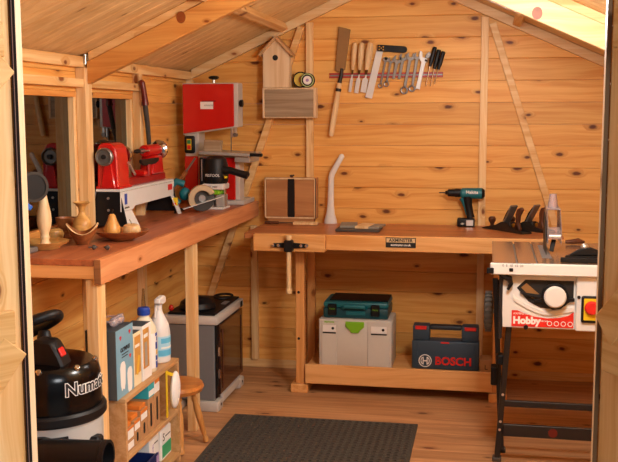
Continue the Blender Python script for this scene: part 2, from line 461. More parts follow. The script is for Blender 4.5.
# roof: boards running from eaves to ridge
b = MB()
for sgn in (0, 1):
    for k in range(36):
        y1 = .06 - k*.1; y0 = y1-.1
        if y0 < YF-.14: break
        L = math.hypot(RX+.12, S*(RX+.12)); a = math.atan(S)
        if sgn == 0: X = Matrix.Translation((RX, 0, ZR)) @ Matrix.Rotation(-a, 4, 'Y')
        else: X = Matrix.Translation((RX, 0, ZR)) @ Matrix.Rotation(a, 4, 'Y')
        if sgn == 0: b.box(-L, 0.004, y0+.0005, y1-.0005, 0, .02, 'roof', .0025, X)
        else: b.box(-.004, L, y0+.0005, y1-.0005, 0, .02, 'roof', .0025, X)
struct('ceiling', b)

# framing: eaves plates, gable rafters, mid rafters, purlins, studs, braces, skirting
n = [2]
def trim(mb):
    n[0] += 1; return struct('trim_%d' % n[0], mb)
trim(MB().box(0, .032, YF+.05, -.005, 1.776, ZE, 'purl', .002))
trim(MB().box(W-.032, W, YF+.05, -.005, 1.776, ZE, 'purl', .002))
def rafter(sgn, y0, y1, drop, h, m='raft', x0=.0, x1=RX):
    """sloping timber under the roof, from the wall (x0) to the ridge (x1)"""
    g = lambda x: x if sgn == 0 else W-x
    p = [(g(x0), ZE+S*x0-drop), (g(x1), ZE+S*x1-drop), (g(x1), ZE+S*x1-drop-h), (g(x0), ZE+S*x0-drop-h)]
    return MB().prism(p, (0, y1, 0), (1, 0, 0), (0, 0, 1), y1-y0, m, .002)
for sg in (0, 1):
    g = (lambda x: x) if sg == 0 else (lambda x: W-x)
    trim(MB().box(min(g(.034), g(.044)), max(g(.034), g(.044)), -1.606, -1.550, ZE-.035, ZE+.012, 'silver', .001)) if sg == 0 else None
    trim(rafter(sg, -.04, -.001, .001, .056, x0=.033))
    rf_ = trim(rafter(sg, -1.60, -1.555, .043, .1, ('raft_o', 'raft')[sg], x0=.046))
    trim(rafter(sg, -1.592, -1.563, .0015, .0405, 'rail_x', x0=.05))
    kx = (.19, 2.003)[sg]
    kz = 1.971 if sg else ZE+S*kx-.09
    if sg == 0: kx, kz = .49, 1.987
    kq = MB().prism([(.021*math.cos(a), .026*math.sin(a)) for a in [2*PI*k/24 for k in range(24)]], (kx, -1.6002, kz), (1, 0, 0), (0, 0, 1), .0006, 'knot')
    kq.build('knot', rf_)
    g = (lambda x: x) if sg == 0 else (lambda x: W-x)
    for xp in (.60, 1.18):
        z = ZE+S*xp
        mb = MB(); a = math.atan(S)*(1 if sg == 0 else -1)
        X = Matrix.Translation((g(xp), 0, z)) @ Matrix.Rotation(-a, 4, 'Y')
        mb.box(-.0225, .0225, YF, -.0405, -.0425, -.0005, 'purl', .002, X); trim(mb)
trim(MB().box(.001, .041, WIN[0][0]-.05, WIN[0][1]+.0, 1.688, 1.725, 'rail_y', .002))
trim(MB().box(.001, .041, WIN[1][0], WIN[1][1], 1.688, 1.725, 'rail_y', .002))
trim(MB().box(.001, .047, WIN[0][1]+.001, WIN[1][0]-.001, .0, 1.775, 'post_z', .002))
trim(MB().box(.001, .041, WIN[1][1]+.001, WIN[1][1]+.044, 0, 1.775, 'post_z', .002))
trim(MB().box(.001, .041, -.045, -.002, 0, 1.775, 'post_z', .002))
trim(MB().box(.001, .041, WIN[0][0]-.05, WIN[0][0]-.051+.04, 0, 1.687, 'post_z', .002))
for x0 in (.392, .742, 1.765):
    x1 = x0+.042
    zt = min(roofz(x0), roofz(x1))-.057
    if x0 < .5: zt = .89
    trim(MB().box(x0, x1, -.032, -.001, .05, zt, 'post_z', .002))
def brace(p0, p1, w=.04):
    p0, p1 = Vector((p0[0], 0, p0[1])), Vector((p1[0], 0, p1[1])); t = (p1-p0).normalized(); nn = Vector((-t.z, 0, t.x))
    poly = [p0-nn*w/2, p0+nn*w/2, p1+nn*w/2, p1-nn*w/2]
    return MB().prism([(q.x, q.z) for q in poly], (0, -.001, 0), (1, 0, 0), (0, 0, 1), .031, 'rail_x', .002)
trim(brace((.058, .25), (.712, 2.08))); trim(brace((1.828, 2.08), (2.325, .56)))
trim(MB().box(.042, W, -.014, -.001, 0, .05, 'rail_x', .002))
trim(MB().box(.001, .014, YF+.05, -.046, 0, .05, 'rail_y', .002))

# windows in the left wall
for i, (y0, y1) in enumerate(WIN):
    fr = MB()
    z0, z1 = WZ0+.0005, WZ1-.0005; y0 += .0005; y1 -= .0005; t = .024
    fr.box(-.045, -.001, y0, y1, z1-t, z1, 'frame_y', .0015); fr.box(-.045, -.001, y0, y1, z0, z0+t, 'frame_y', .0015)
    fr.box(-.045, -.001, y0, y0+t, z0+t, z1-t, 'post_z', .0015); fr.box(-.045, -.001, y1-t, y1, z0+t, z1-t, 'post_z', .0015)
    o = struct('window_%d' % (i+1), fr)
    MB().box(-.032, -.028, y0+t-.004, y1-t+.004, z0+t-.004, z1-t+.004, 'window').build('pane', o)

# ------------------------------------------------------------------ the bench along the left wall
t = thing('side_workbench', 'long red-brown workbench under the windows carrying the lathe', 'workbench', (.22, -1.23, 0))
BZ = 1.042
MB().box(.002, .418, -2.44, -.05, BZ-.024, BZ, 'side_top', .002).build('worktop', t)
MB().box(.4185, .444, -2.44, -.02, BZ-.0915, BZ, 'side_apron', .002).build('front_apron', t)
MB().box(.4188, .4438, -2.4412, -2.4402, BZ-.0912, BZ-.0003, 'endgrain').build('apron_end', t)
MB().box(.05, .418, -2.438, -2.415, BZ-.072, BZ-.0245, 'bench_x', .002).build('end_board', t)
MB().box(.372, .418, -2.414, -2.34, 0, BZ-.0245, 'post_z', .002).build('leg', t)
MB().box(.374, .418, -1.262, -1.19, 0, BZ-.0245, 'post_z', .002).build('leg', t)

# ------------------------------------------------------------------ the beech workbench on the back wall
t = thing('workbench', 'pale beech workbench with wooden vise and low tray shelf against the back wall', 'workbench', (1.35, -.32, 0))
KZ = .917
MB().box(.50, 2.22, -.598, -.035, KZ-.03, KZ, 'bench_top', .003).build('worktop', t)
MB().box(.963, 2.22, -.622, -.5985, .835, KZ+.001, 'bench_x', .003).build('apron', t)
MB().box(.565, .962, -.655, -.5985, .826, KZ+.002, 'bench_x', .004).build('jaw_block', t)
for x0, x1, y0, y1 in ((.769, .818, -.5, -.455), (.764, .812, -.13, -.085), (1.862, 1.910, -.5, -.455), (1.862, 1.910, -.13, -.085)):
    o = MB().box(x0, x1, y0, y1, .05, KZ-.031, 'bench_z', .003).build('leg', t)
    if y0 < -.4 and x0 < 1:
        for z in (.575, .31): MB().cyl((x0+.018, y0-.0008, z), (x0+.018, y0+.002, z), .008, 'ink', seg=14).build('bolt_hole', o)
for x0 in (.742, 1.845):
    MB().box(x0, x0+.098, -.52, -.06, 0, .0495, 'bench_y', .004).build('foot', t)
MB().box(.8185, 1.8615, -.499, -.1, .121, .141, 'bench_x', .002).build('shelf', t)
MB().box(.826, 1.866, -.522, -.5005, .058, .168, 'bench_x', .003).build('shelf_front', t)
o = MB().box(1.288, 1.449, -.6255, -.6225, .858, .912, 'ink', .001).build('nameplate', t)
MB().box(1.292, 1.445, -.6265, -.6256, .886, .908, 'plate_cream').build('plate_field', o)
text('lettering', 'AXMINSTER', .0235, 'ink', o, (1.3685, -.6268, .897), bold=.0006)
text('lettering', 'axminster.co.uk', .0165, 'paper', o, (1.3685, -.6259, .8725), bold=.0004)
v = MB()
pr = []
for k in range(40):
    a = 2*PI*k/40; r = 1
    x = .102*math.cos(a); z = .020*math.sin(a)*(1+.35*abs(math.cos(a))**6) + 0
    z *= (.75 + .6*abs(math.cos(a))**8); pr.append((x, z))
v.prism(pr, (.772, -.656, .862), (1, 0, 0), (0, 0, 1), .012, 'black', .002)
v.cyl((.772, -.7, .862), (.772, -.656, .862), .026, 'black', seg=24, ch=.003)
v.box(.748, .796, -.712, -.668, .832, .895, 'black', .006)
o = v.build('vise', t); o['label'] = 'black cast vise plate with wooden handle'
for x in (.680, .710, .835, .864): MB().lathe([(0, 0), (.010, 0), (.009, .006), (0, .008)], 'chrome', (x, -.668, .862), (0, -1, 0), 14).build('bolt', o)
h = MB(); h.cyl((.772, -.69, .625), (.772, -.69, .905), .0135, 'pale', seg=16)
h.lathe([(0, -.022), (.015, -.022), (.018, -.012), (.017, 0), (.0135, .008)], 'pale', (.772, -.69, .625), seg=16)
h.lathe([(.0135, 0), (.0175, .004), (.0175, .02), (0, .024)], 'pale', (.772, -.69, .9), seg=16)
h.build('handle', o)

# ------------------------------------------------------------------ tools on the magnetic rack
RZ = 1.795
t = thing('tool_rack', 'long thin red magnetic tool rack on the back wall', 'tool rack', (1.21, -.001, RZ))
MB().box(.882, 1.548, -.010, -.001, RZ-.014, RZ+.012, 'cast', .002).build('backing', t)
for z in (RZ-.0105, RZ+.0085): MB().box(.880, 1.550, -.0135, -.0101, z-.0055, z+.0055, 'red_rail', .0015).build('rail', t)
YT = -.0137                                             # tools stick to the front of the rack
def along(p0, p1):
    p0, p1 = Vector((p0[0], 0, p0[1])), Vector((p1[0], 0, p1[1])); d = p1-p0; L = d.length; d.normalize()
    return p0, d, Vector((-d.z, 0, d.x)), L
def flat(mb, poly, m, th, bev=.001, y=YT):
    return mb.prism([(x, z) for x, z in poly], (0, y, 0), (1, 0, 0), (0, 0, 1), th, m, bev)

# broad slick with its long pale handle hanging down
t = thing('slick_chisel', 'very broad brown-bladed slick with long pale handle hanging below', 'chisel', (.95, YT, 1.80))
flat(MB(), [(.938, 2.079), (1.008, 2.060), (.984, 1.895), (.977, 1.828), (.950, 1.812), (.916, 1.822), (.923, 1.90)], 'bronze', .010, .002).build('blade', t)
nk = MB(); nk.tube([(.958, YT-.012, 1.835), (.957, YT-.014, 1.80), (.948, YT-.016, 1.765), (.944, YT-.018, 1.745)], [.009, .010, .011, .0145], 'iron', 10)
nk.build('neck', t)
hd = MB(); p = Vector((.9445, YT-.018, 1.75)); q = Vector((.893, YT-.018, 1.437)); d = (q-p).normalized(); L = (q-p).length
hd.lathe([(0, 0), (.015, 0), (.016, .02), (.0155, .03), (.0165, .034), (.0165, .05), (.0155, .054), (.0175, .12), (.018, .2), (.0165, L-.02), (.012, L), (0, L+.002)], 'pale', p, d, 16)
o = hd.build('handle', t)
MB().lathe([(.0172, .032), (.0175, .036), (.0175, .046), (.0172, .05)], 'iron', p, d, 16).build('ferrule', o)

# three bench chisels
for i, (top, mid, tip, bw, lab) in enumerate((((1.036, 1.985), (1.0225, 1.825), (1.004, 1.697), .0085, 'pale-handled bench chisel right beside the broad slick, leftmost of three'),
                                   ((1.077, 1.984), (1.064, 1.824), (1.042, 1.690), .0125, 'middle one of the three pale-handled bench chisels on the rack'),
                                   ((1.128, 1.983), (1.106, 1.824), (1.083, 1.694), .017, 'widest pale-handled bench chisel, next to the steel try square'))):
    t = thing('bench_chisel', lab, 'chisel', (mid[0], YT, mid[1]), 0, 'bench chisels on the rack')
    a, d, nn, L = along(mid, top)
    k = .8 + .14*i
    MB().lathe([(0, 0), (.012*k, .001), (.0135*k, .02), (.0185*k, .07), (.0195*k, .11), (.018*k, .14), (.014*k, L-.004), (0, L)], 'pale', (a.x, YT-.018, a.z), d, 16).build('handle', t)
    a2, d2, n2, L2 = along(mid, tip)
    MB().cyl((a.x, YT-.017, a.z+.002), (a.x+d2.x*.025, YT-.008, a.z+d2.z*.025), .009*k, 'dark_ferrule', .006*k).build('ferrule', t)
    poly = [a2+d2*.02-n2*.004, a2+d2*.045-n2*.0045, a2+d2*.055-n2*bw, a2+d2*L2-n2*bw, a2+d2*L2+n2*bw, a2+d2*.055+n2*bw, a2+d2*.045+n2*.0045, a2+d2*.02+n2*.004]
    flat(MB(), [(p.x, p.z) for p in poly], 'pale_steel', .0045, .0008).build('blade', t)

# try square
t = thing('try_square', 'large try square, white steel blade with black stock, beside the spanners', 'square', (1.17, YT, 1.95))
flat(MB(), [(1.168, 1.968), (1.206, 1.958), (1.136, 1.657), (1.096, 1.666)], 'pale_steel', .003, .0006).build('blade', t)
st = MB(); a, d, nn, L = along((1.168, 1.951), (1.342, 1.938))
pol = []
for k in range(9): 
    q = -PI/2 + PI*k/8; pol.append((L-.019+.019*math.cos(q), .019*math.sin(q)))
pol = [(0, -.019)]+pol+[(0, .019)]
flat(st, [((a+d*u+nn*v).x, (a+d*u+nn*v).z) for u, v in pol], 'black', .014, .002, YT-.0032)
o = st.build('stock', t)
for u, v in ((.012, .008), (.012, -.008), (.035, .008), (.035, -.008), (.023, 0)):
    q = a+d*u+nn*v; MB().cyl((q.x, YT-.0172, q.z), (q.x, YT-.0185, q.z), .0042, 'brass', seg=12).build('rivet', o)

# spanners: open jaw at the top, ring at the foot
def spanner(top, foot, w, lab, ring=True, adj=False):
    t = MB(); a, d, nn, L = along(foot, top); R = w*1.55
    jaw = []
    c = a + d*(L-R*.75)
    for k in range(15):                                 # U-shaped head
        q = math.radians(-240 + k*300/14 + 90 - 0) 
    ang = [math.radians(x) for x in range(115, 426, 22)]
    for q in ang: jaw.append(c + d*(R*math.cos(q)) + nn*(R*math.sin(q)))
    jaw.append(c + d*(R*.95) + nn*(R*.42)) ; jaw.append(c + d*(R*.05) + nn*(R*.36)); jaw.append(c - d*(R*.12)); jaw.append(c + d*(R*.05) - nn*(R*.36)); jaw.append(c + d*(R*.95) - nn*(R*.42))
    # order: start right lip, round the back, left lip
    outer = [c + d*(R*math.cos(q)) + nn*(R*math.sin(q)) for q in [math.radians(x) for x in range(28, 333, 19)]]
    inner = [c + d*(R*.8) - nn*(R*.42), c + d*(R*.0) - nn*(R*.40), c - d*(R*.2), c + d*(R*.0) + nn*(R*.40), c + d*(R*.8) + nn*(R*.42)]
    flat(t, [(p.x, p.z) for p in outer+inner], 'steel', .007, .0012, YT)
    h = w*.5
    p0 = a + d*(w*1.0); p1 = c - d*(R*.7)
    flat(t, [((p0-nn*h).x, (p0-nn*h).z), ((p0+nn*h).x, (p0+nn*h).z), ((p1+nn*h*1.15).x, (p1+nn*h*1.15).z), ((p1-nn*h*1.15).x, (p1-nn*h*1.15).z)], 'steel', .006, .0015, YT-.0005)
    if ring:
        pts = []
        for k in range(16):
            q = 2*PI*k/16; pp = a + d*(R*.72*math.cos(q)) + nn*(R*.72*math.sin(q)); pts.append((pp.x, YT-.0045, pp.z))
        t.tube(pts, w*.36, 'steel', 8, closed=True)
    o = t.build('spanner', None, (a.x, YT, a.z))
    return tag(o, lab, 'spanner', 'spanners on the rack')
SP = [((1.219, 1.896), (1.186, 1.733), .0105, 'smallest ring spanner, right beside the white try square blade', True),
      ((1.250, 1.893), (1.221, 1.742), .0115, 'second spanner to the right of the try square', True),
      ((1.289, 1.902), (1.259, 1.755), .0165, 'third spanner to the right of the try square, straight wide shank', False),
      ((1.322, 1.914), (1.293, 1.755), .0155, 'fourth spanner to the right of the try square, wide open jaw', False),
      ((1.364, 1.918), (1.326, 1.705), .0165, 'long spanner with the big dark ring at its foot, mid row', True),
      ((1.404, 1.918), (1.371, 1.715), .0145, 'long thin spanner left of the adjustable wrench', True)]
for top, foot, w, lab, ring in SP: spanner(top, foot, w, lab, ring)
# adjustable wrench
t = thing('adjustable_wrench', 'large bright adjustable wrench between spanners and screwdrivers', 'wrench', (1.42, YT, 1.8))
a, d, nn, L = along((1.404, 1.709), (1.448, 1.922)); P_ = lambda u, v: ((a+d*u+nn*v).x, (a+d*u+nn*v).z)
flat(MB(), [P_(0, -.013), P_(.004, .0), P_(0, .013), P_(.05, .0115), P_(L-.06, .012), P_(L-.045, .026), P_(L-.02, .034), P_(L+.004, .033), P_(L-.002, .018), P_(L-.03, .012), P_(L-.034, -.02), P_(L-.045, -.022), P_(L-.06, -.012), P_(.05, -.0115)], 'pale_steel', .009, .0015).build('handle', t)
flat(MB(), [P_(L-.032, -.004), P_(L-.008, -.006), P_(L+.008, -.022), P_(L-.004, -.034), P_(L-.03, -.028)], 'steel', .010, .0015, YT-.001).build('jaw', t)
MB().cyl((*P_(L-.045, -.006)[:1], YT-.005, P_(L-.045, -.006)[1]), (P_(L-.045, -.022)[0], YT-.005, P_(L-.045, -.022)[1]), .0075, 'iron', seg=12).build('knurl', t)
# screwdrivers
for top, mid, tip, lab in (((1.503, 1.951), (1.474, 1.840), (1.452, 1.728), 'black-handled screwdriver next to the adjustable wrench, standing highest'),
                           ((1.527, 1.935), (1.500, 1.826), (1.478, 1.728), 'middle black-handled screwdriver of the three on the rack'),
                           ((1.552, 1.925), (1.523, 1.822), (1.500, 1.738), 'black-handled screwdriver at the right end of the red rack')):
    t = thing('screwdriver', lab, 'screwdriver', (mid[0], YT, mid[1]), 0, 'screwdrivers on the rack')
    a, d, nn, L = along(mid, top); yy = YT-.0045
    MB().lathe([(0, 0), (.009, .001), (.0095, .012), (.0125, .03), (.0125, L-.006), (.010, L), (0, L+.001)], 'black', (a.x, yy-.008, a.z), d, 10).build('handle', t)
    a2, d2, n2, L2 = along(mid, tip)
    s_ = MB(); s_.cyl((a.x, yy-.008+.003, a.z), (tip[0], yy+.0005, tip[1]), .0035, 'chrome', seg=10); s_.build('shaft', t)

# ------------------------------------------------------------------ nest box, wall trough, tape rolls
t = thing('wall_trough', 'weathered brown wooden wall box under the birdhouse', 'box', (.652, -.055, 1.545))
MB().box(.5055, .8005, -.106, -.0965, 1.552, 1.712, 'trough', .001).build('front_board', t)
MB().box(.494, .505, -.108, -.033, 1.545, 1.722, 'bird', .0015).build('end_board', t)
MB().box(.801, .814, -.108, -.033, 1.545, 1.722, 'bird', .0015).build('end_board', t)
MB().box(.5055, .8005, -.108, -.033, 1.545, 1.5515, 'bird', .0015).build('base', t)
MB().box(.5055, .8005, -.108, -.033, 1.7125, 1.7215, 'bird', .0015).build('lid', t)
t = thing('birdhouse', 'pale wooden birdhouse with round black hole standing on the wall box', 'birdhouse', (.578, -.07, 1.723))
bx0, bx1, by0, by1, bz = .497, .657, -.106, -.034, 1.723
mb = MB(); xm = (bx0+bx1)/2
mb.prism([(bx0, bz), (bx1, bz), (bx1, 1.925), (xm, 2.008), (bx0, 1.925)], (0, by1, 0), (1, 0, 0), (0, 0, 1), by1-by0, 'bird', .002)
o = mb.build('body', t)
MB().cyl((xm-.004, by0-.0012, 1.898), (xm-.004, by0+.003, 1.898), .0165, 'ink', seg=20).build('entrance_hole', t)
for sg in (-1, 1):
    r = MB(); p0 = Vector((xm, 0, 2.026)); p1 = Vector((xm+sg*.106, 0, 1.916)); e = (p1-p0).normalized(); q = Vector((-e.z, 0, e.x))*(-1 if sg > 0 else 1)
    q = Vector((sg*abs(e.z), 0, abs(e.x)))*.016
    r.prism([(p0.x, p0.z-.016*1.4), (p1.x-q.x, p1.z-q.z), (p1.x, p1.z), (p0.x, p0.z)], (0, by1+.002, 0), (1, 0, 0), (0, 0, 1), .094, 'bird_roof', .002)
    r.build('roof_board', t)
for x, r, lab, y0 in ((.716, .047, 'tape roll with a yellow core standing beside the birdhouse', -.062), (.764, .042, 'green-ringed tape roll with white core in front of the yellow one', -.100)):
    t = thing('tape_roll', lab, 'tape roll', (x, y0, 1.7235))
    zc = 1.7235+r
    MB().lathe([(r*.62, 0), (r, 0), (r, .026), (r*.62, .026), (r*.62, 0)], 'black', (x, y0+.026, zc), (0, -1, 0), 28).build('tape', t)
    if r > .045:
        MB().cyl((x, y0+.024, zc), (x, y0-.0005, zc), r*.84, 'tape_yellow', seg=28).build('core', t)
        MB().cyl((x+.008, y0-.0006, zc), (x+.008, y0-.002, zc), r*.45, 'cardboard', seg=20).build('label', t)
    else:
        MB().lathe([(r*.80, 0), (r*.92, 0), (r*.92, .002), (r*.80, .002)], 'tape_green', (x, y0-.0002, zc), (0, -1, 0), 28).build('ring', t)
        MB().cyl((x, y0+.024, zc), (x, y0-.001, zc), r*.6, 'paper', seg=24).build('core', t)
        MB().cyl((x, y0-.0012, zc), (x, y0-.003, zc), r*.22, 'lilac', seg=16).build('hub', t)

# ------------------------------------------------------------------ things standing on the beech bench
t = thing('tool_case', 'flat brown wooden case with black strap leaning on the back wall', 'case', (.655, -.07, KZ+.001))
cz = KZ+.03
MB().box(.500, .818, -.098, -.036, cz, 1.19, 'case_wood', .004).build('body', t)
MB().box(.512, .640, -.1035, -.0985, cz+.012, 1.178, 'case_wood', .003).build('panel', t)
MB().box(.686, .800, -.1035, -.0985, cz+.012, 1.178, 'case_wood', .003).build('panel', t)
MB().box(.6435, .6835, -.106, -.0985, cz+.008, 1.184, 'black', .002).build('strap', t)
for x0, x1, z0, z1 in ((.501, .509, cz, 1.19), (.803, .809, cz, 1.19), (.501, .809, 1.181, 1.19), (.501, .809, cz, cz+.008)):
    MB().box(x0, x1, -.102, -.0985, z0, z1, 'bird', .001).build('edge_strip', t)
MB().box(.8105, .8145, -.100, -.0985, cz+.004, 1.186, 'ink').build('hinge_gap', t)
MB().box(.52, .80, -.094, -.040, KZ+.001, cz-.0005, 'case_wood', .002).build('base', t)
MB().cyl((.660, -.065, 1.189), (.660, -.065, 1.206), .009, 'dark_wood', seg=14, ch=.002).build('knob', t)
MB().cyl((.652, -.075, 1.2), (.672, -.055, 1.203), .004, 'iron', seg=10).build('catch', t)
o = tag(MB().box(.690, .835, -.185, -.135, KZ+.0015, KZ+.017, 'pale', .002).build('wood_offcut', None, (.76, -.16, KZ+.0015)), 'short pale wood strip lying at the foot of the brown case', 'wood strip')
t = thing('bench_tool', 'slim dark hand tool lying left of the pale strip before the brown case', 'hand tool', (.60, -.16, KZ+.0015))
MB().cyl((.515, -.165, KZ+.0105), (.60, -.155, KZ+.0105), .0085, 'dark_wood', seg=12, ch=.003).build('handle', t)
MB().box(.598, .684, -.161, -.149, KZ+.007, KZ+.012, 'iron', .001).build('blade', t)

# white dust chute
t = MB(); pts = [(.897, -.07, KZ+.001), (.897, -.07, KZ+.02), (.897, -.07, KZ+.06), (.898, -.068, KZ+.11), (.899, -.066, 1.12), (.9, -.064, 1.19), (.906, -.064, 1.215), (.930, -.062, 1.26), (.965, -.060, 1.322), (.970, -.060, 1.33)]
t.tube(pts, [.040, .038, .026, .020, .0175, .0175, .0175, .0165, .0155, .008], 'white_plastic', 18, up=(0, 1, 0), flat=.62)
tag(t.build('dust_chute', None, (.897, -.07, KZ)), 'tall white plastic chute with bent neck standing right of the brown case', 'chute')

# stones on a slate
tag(MB().box(.99, 1.235, -.47, -.27, KZ+.0015, KZ+.015, 'slate', .002).build('stone_tray', None, (1.11, -.37, KZ+.0015)), 'dark flat tray on the beech bench carrying two slabs', 'tray')
mb = MB(); X = Matrix.Translation((1.045, -.33, KZ+.0155)) @ Matrix.Rotation(.1, 4, 'Z'); mb.box(-.047, .047, -.075, .11, 0, .013, 'greystone', .0015, X)
tag(mb.build('sharpening_stone', None, (1.045, -.33, KZ+.0155)), 'dark grey sharpening stone, left slab on the dark tray', 'sharpening stone')
t = thing('sharpening_stone', 'pale wooden-cased slab with grey end, right one on the dark tray', 'sharpening stone', (1.165, -.35, KZ+.0155), -.12)
X = WM[t.name]
MB().box(-.062, .015, -.085, .085, 0.0003, .014, 'pale', .0015, X).build('case', t)
MB().box(.0155, .075, -.085, .085, 0.0003, .012, 'greystone', .0015, X).build('stone', t)

# cordless drill, seen side-on, chuck to the left
t = thing('cordless_drill', 'teal and black cordless drill standing on its battery on the bench', 'drill', (1.696, -.09, KZ+.001))
WM[t.name] = Matrix.Translation((1.708, -.09, KZ+.001))
y = -.09
bd = MB(); bd.cyl((1.676, y, 1.110), (1.806, y, 1.110), .030, 'teal', .032, 24, .008); o = bd.build('body', t)
MB().cyl((1.790, y, 1.110), (1.815, y, 1.110), .0325, 'black', .026, 24, .008).build('rear_cap', t)
ck = MB(); ck.lathe([(0, 0), (.009, 0), (.013, .012), (.021, .018), (.0225, .05), (.0225, .056), (.025, .058), (.025, .088), (0, .088)], 'black', (1.588, y, 1.112), (1, 0, 0), 22); ck.build('chuck', t)
MB().cyl((1.553, y, 1.112), (1.5885, y, 1.112), .0035, 'iron', seg=10).build('drill_bit', t)
hd = MB(); hd.tube([(1.715, y, 1.092), (1.722, y, 1.04), (1.733, y, .985), (1.737, y, .968)], [.029, .0225, .021, .024], 'black', 14, up=(1, 0, 0)); hd.build('handle', t)
g = MB(); g.tube([(1.683, y, 1.083), (1.694, y, 1.062), (1.704, y, 1.03), (1.715, y, .985)], [.018, .013, .0085, .007], 'teal', 12, up=(1, 0, 0)); g.build('front_grip', t)
MB().box(1.690, 1.703, y-.010, y+.010, 1.045, 1.07, 'black', .003).build('trigger', t)
MB().box(1.660, 1.760, y-.036, y+.036, KZ+.001, .965, 'black', .006, seg=2).build('battery', t)
MB().box(1.712, 1.752, y-.0372, y-.0362, .925, .958, 'silver', .0004).build('label', t)
text('lettering', 'Makita', .026, 'paper', t, (1.742, y-.0315, 1.118), bold=.0006)
text('lettering', '18V', .014, 'paper', t, (1.690, y-.0364, .936))

# two hand planes
def hand_plane(lab, loc, rot, L, w, tote, knob):
    t = thing('hand_plane', lab, 'hand plane', loc, rot, 'hand planes on the bench')
    X = WM[t.name]; h = w/2
    mb = MB(); mb.box(-L/2, L/2, -h, h, 0, .006, 'iron', .001, X)
    for sg in (-1, 1):
        pts = [(-L/2, .004), (-L/2+.03, .012), (-L*.16, .03), (-L*.02, .052), (L*.1, .05), (L*.25, .026), (L/2-.01, .012), (L/2, .004)]
        q = MB(); q.prism(pts, (0, sg*(h-.0032) + (.0016 if sg > 0 else -.0016)+.0016, 0), (1, 0, 0), (0, 0, 1), .0032, 'iron', .0006)
        mb.raw([X @ v for v in q.v], q.f, 'iron')
    mb.build('sole', t)
    mb = MB(); mb.lathe([(0, .006), (.013, .006), (.010, .016), (.010, .028), (.020, .044), (.022, .056), (.015, .068), (0, .07)], knob, X @ Vector((-L*.36, 0, 0)), (0, 0, 1), 18); mb.build('front_knob', t)
    q = MB(); q.prism([(L*.15, .006), (L*.33, .006), (L*.35, .02), (L*.31, .055), (L*.33, .095), (L*.40, .128), (L*.37, .142), (L*.27, .132), (L*.235, .10), (L*.245, .06), (L*.2, .026)], (0, .011, 0), (1, 0, 0), (0, 0, 1), .022, tote, .005)
    o = MB(); o.raw([X @ v for v in q.v], q.f, tote); o.build('tote', t)
    q = MB(); q.prism([(-L*.07, .012), (-L*.05, .010), (L*.19, .142), (L*.17, .149), (-L*.07, .018)], (0, h*.75, 0), (1, 0, 0), (0, 0, 1), w*.75, 'steel', .001)
    o = MB(); o.raw([X @ v for v in q.v], q.f, 'steel'); o = o.build('blade', t)
    q = MB(); q.prism([(-L*.09, .026), (-L*.04, .028), (L*.13, .124), (L*.12, .136), (L*.03, .10), (-L*.06, .044)], (0, h*.55, 0), (1, 0, 0), (0, 0, 1), w*.55, 'black_gloss', .003)
    o2 = MB(); o2.raw([X @ v for v in q.v], q.f, 'black_gloss'); o2.build('lever_cap', t)
    q = MB(); q.prism([(0, .006), (L*.13, .006), (L*.14, .03), (L*.12, .055), (L*.05, .03)], (0, h*.5, 0), (1, 0, 0), (0, 0, 1), w*.5, 'iron', .002)
    o2 = MB(); o2.raw([X @ v for v in q.v], q.f, 'iron'); o2.build('frog', t)
    p = X @ Vector((L*.165, 0, .034)); p2 = X @ Vector((L*.185, 0, .036))
    MB().cyl(p, p2, .012, 'brass', seg=16).build('adjuster_wheel', t)
hand_plane('hand plane nearest the teal drill, long sole and round front knob', (1.925, -.275, KZ+.0015), -.90, .35, .064, 'dark_wood', 'dark_wood')
hand_plane('hand plane at the right, behind the table saw guard, dark wooden tote', (2.045, -.235, KZ+.0015), -.72, .33, .064, 'dark_wood', 'dark_wood')

# ------------------------------------------------------------------ machines on the bench by the windows
ZB = BZ + .0012
# wood lathe on its sheet-metal stand
t = thing('wood_lathe', 'red wood lathe on white and black metal stand on the side bench', 'lathe', (.11, -1.15, ZB))
st = MB()
zt = 1.215
st.box(.048, .170, -1.55, -.80, zt, zt+.012, 'white', .002)
st.build('stand_top', t)
ap = MB(); ap.prism([(-1.55, zt-.001), (-.80, zt-.001), (-.80, zt-.075), (-1.37, zt-.078), (-1.40, zt-.092), (-1.55, zt-.092)], (.166, 0, 0), (0, 1, 0), (0, 0, 1), .0045, 'white', .001)
o = ap.build('apron', t)
MB().box(.1706, .1718, -1.505, -1.475, zt-.062, zt-.012, 'blue').build('logo', o)
text('lettering', 'AXMINSTER', .011, 'ink', o, (.1716, -1.48, zt-.078), SD)
MB().box(.1706, .1718, -.90, -.835, zt-.042, zt-.012, 'red_ink').build('badge', o)
def leg(name, ya, yb, top, m, sgn=1):
    x0, x1 = (.166, .206) if sgn > 0 else (.046, .006)
    q = MB(); vs = []
    for y, x, z in ((ya, x0, top), (yb, x0, top), (yb, x1, ZB), (ya, x1, ZB)):
        vs += [(x, y, z), (x+sgn*.0045, y, z)]
    q.raw(vs, [(0, 2, 4, 6), (1, 7, 5, 3), (0, 1, 3, 2), (2, 3, 5, 4), (4, 5, 7, 6), (6, 7, 1, 0)], m); return q.build(name, t)
leg('leg', -1.545, -1.42, zt-.093, 'white'); leg('leg', -.85, -.80, zt-.076, 'white')
leg('leg', -1.545, -1.42, zt-.001, 'white', -1); leg('leg', -.85, -.80, zt-.001, 'white', -1)
for y, nm in ((-1.547, 'end_panel'), (-.812, 'end_panel')):
    q = MB(); q.prism([(.052, zt-.001), (.165, zt-.001), (.200, ZB+.012), (.014, ZB+.012)], (0, y+.004, 0), (1, 0, 0), (0, 0, 1), .004, 'black', .001); o = q.build(nm, t)
    if y < -1:
        for z in (zt-.03, zt-.085): MB().cyl((.108, y-.004, z), (.108, y, z), .006, 'silver', seg=12).build('bolt', o)
zt += .0125
